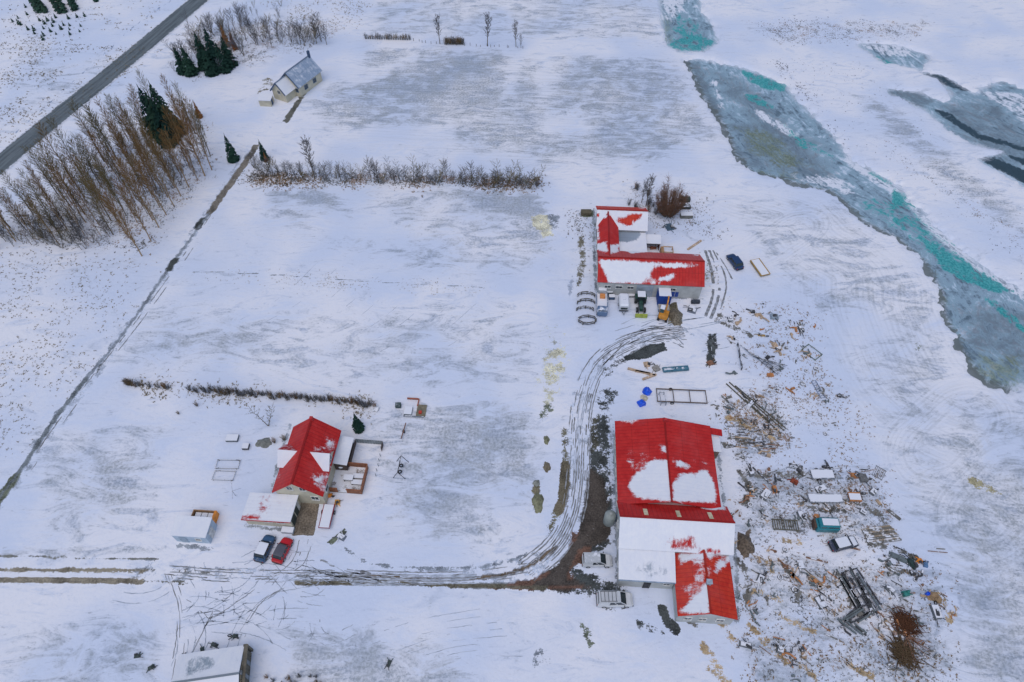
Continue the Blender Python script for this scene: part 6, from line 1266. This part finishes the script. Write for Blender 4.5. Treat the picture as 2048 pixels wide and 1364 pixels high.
for i, (q, sc, lb) in enumerate(CON):
    k = i % 3; s3 = (sc * (.85 if i < 3 else 1.0), sc * (.85 if i < 3 else 1.0), sc)
    if k not in used: sp[k].location = at(*q); sp[k].scale = s3; tag(sp[k], lb, 'tree'); used.add(k)
    else: dup(sp[k], at(*q), rnd.uniform(0, 6), s3, lb)
for i, (q, sc, lb) in enumerate((((455, 92), .75, 'orange larch behind the spruce clump'), ((470, 98), .6, 'smaller orange larch behind the spruce clump'), ((400, 235), .55, 'orange larch at the edge of the poplar wood'), ((533, 322), .3, 'rusty young larch under the shorter spruce'))): dup(sp[i % 3], at(*q), 1.0, (sc * .7, sc * .7, sc), lb, None, {'crown': LARCH})
sap = spruce('spruce_sapling', 1.9, .62, 650, 8, 5, SPM2); tag(sap, 'young green spruce sapling planted on the snowy slope across the road', 'sapling', 'saplings across the road'); first = True
SPT = [(38, 48), (26, 44), (42, 50), (55, 30), (57, 60), (80, 42), (88, 58), (90, 48), (96, 42), (106, 53), (112, 36), (102, 64), (113, 69), (88, 72), (87, 80), (123, 59), (128, 51), (140, 52), (140, 60), (140, 68), (141, 70), (160, 64), (162, 53), (155, 35), (170, 33), (138, 38), (69, 61), (52, 15), (70, 68), (108, 45), (37, 37)]
SPT += [(66 + i * 3, 4 + i * 5) for i in range(5)] + [(80 + i * 4, 10 + i * 5) for i in range(4)] + [(100 + i * 4, -4 + i * 6) for i in range(6)] + [(110 + i * 4, -6 + i * 6) for i in range(6)] + [(138 + i * 3, -4 + i * 6) for i in range(5)] + [(144 + i * 3, 4 + i * 5) for i in range(4)] + [(192, 3)]
for i, q in enumerate(SPT):
    tallr = i > 30; sc = rnd.uniform(1.3, 2.0) if tallr else rnd.uniform(.45, .85)
    if i == 0: sap.location = at(*q); sap.scale = (sc,) * 3
    else: dup(sap, at(*q), rnd.uniform(0, 6), sc, None if not tallr else 'taller dark spruce in the planted rows across the road', None if not tallr else 'planted spruce rows across the road')
# fence posts along the far field
fp = MB().box((0, 0, .5), (.14, .14, 1.0)).box((0, 0, 1.03), (.10, .10, .08)).build('fence_post', mat('grey post', (.10, .10, .10), .9, .3)); tag(fp, 'short grey fence post on the far field boundary', 'post', 'posts on the far field boundary')
for i, p in enumerate(along(gp([(820, 82), (870, 88), (960, 93), (1048, 97)]), 22)):
    o_ = fp if i == 0 else fp.copy()
    if i: COL.objects.link(o_)
    o_.location = (p[0] + rnd.uniform(-.8, .8), p[1] + rnd.uniform(-.3, .3), 0); o_.scale = (.8, .8, rnd.uniform(.5, .85))

# ------------------------------------------------------------------ loose ground cover
def tufts(name, specs, m, kind='stuff', seed=1, hmul=1.0):
    rr = random.Random(seed); b = MB()
    for px, n, size in specs:
        ps = scatter(gp(px), n * 3, rr); A = np.array(ps); w = fbm(A[:, 0] * .22 + seed, A[:, 1] * .22, 4)
        for p, k in zip(ps, w):
            if rr.random() > (k - .40) * 2.6: continue
            p = (p[0] + rr.gauss(0, 1.1), p[1] + rr.gauss(0, 1.1)); s_ = size * rr.uniform(.35, 1.0)
            for j in range(3): a = rr.uniform(0, 6.28); q = Vector((p[0] + rr.uniform(-.6, .6) * s_, p[1] + rr.uniform(-.6, .6) * s_, 0)); needle(b, q, q + Vector((math.cos(a) * .6, math.sin(a) * .6, rr.uniform(.2, .9) * hmul)) * s_, s_ * .26)
    o_ = b.build(name, m); o_['kind'] = 'stuff'; return o_
TAN = twig_mat('dry grass', (.36, .31, .22), (.34, .29, .2)); RST = twig_mat('rusty weeds', (.38, .26, .15), (.36, .25, .15)); STN = twig_mat('dark stones', (.10, .11, .13), (.1, .11, .13)); GRT = twig_mat('grey weeds', (.17, .165, .15), (.17, .165, .15))
tufts('dry_grass', [([(-20, 500), (330, 525), (150, 760), (-20, 960)], 900, .34), ([(-20, 60), (330, 100), (190, 190), (60, 270), (-20, 300)], 1500, .42), ([(0, 0), (330, 0), (300, 60), (0, 60)], 250, .42), ([(395, 545), (600, 550), (980, 572), (970, 582), (620, 575), (400, 560)], 420, .22), ([(520, 0), (735, 0), (725, 70), (640, 70)], 500, .35), ([(250, 765), (750, 810), (752, 822), (250, 776)], 500, .4), ([(1400, 500), (1425, 520), (1420, 600), (1405, 600)], 150, .3)], TAN, seed=1)
tufts('rusty_weeds', [([(1480, 1090), (1650, 1100), (1900, 1130), (1920, 1400), (1480, 1400)], 700, .42), ([(1430, 800), (1560, 770), (1590, 890), (1470, 930)], 420, .36), ([(1470, 930), (1780, 930), (1790, 1090), (1480, 1090)], 240, .34), ([(505, 352), (1085, 362), (1085, 380), (505, 370)], 1300, .42), ([(1440, 600), (1640, 620), (1680, 860), (1470, 740)], 420, .32), ([(1560, 780), (1720, 800), (1780, 930), (1580, 930)], 260, .3), ([(250, 235), (430, 240), (430, 350), (285, 515), (180, 420)], 500, .45)], RST, seed=2)
tufts('grey_weeds', [([(1480, 1090), (1650, 1100), (1900, 1130), (1920, 1400), (1480, 1400)], 400, .3), ([(1470, 930), (1780, 930), (1790, 1090), (1480, 1090)], 300, .28), ([(0, 500), (230, 508), (285, 512), (430, 345), (400, 240), (250, 260), (0, 410)], 900, .4), ([(360, 60), (650, 70), (600, 105), (390, 165)], 600, .42), ([(1240, 370), (1420, 390), (1460, 480), (1300, 450)], 350, .32), ([(1140, 420), (1190, 420), (1185, 580), (1145, 580)], 260, .35), ([(500, 345), (1085, 358), (1085, 376), (500, 364)], 1100, .42)], GRT, seed=3)
tufts('dark_stones', [([(1490, 35), (1860, 45), (1850, 75), (1560, 95)], 520, .36), ([(1500, 100), (1750, 130), (1900, 300), (2048, 430), (2048, 560), (1800, 360)], 420, .28), ([(1560, 120), (1700, 300), (1690, 280), (1540, 110)], 60, .4)], STN, seed=4, hmul=.5)
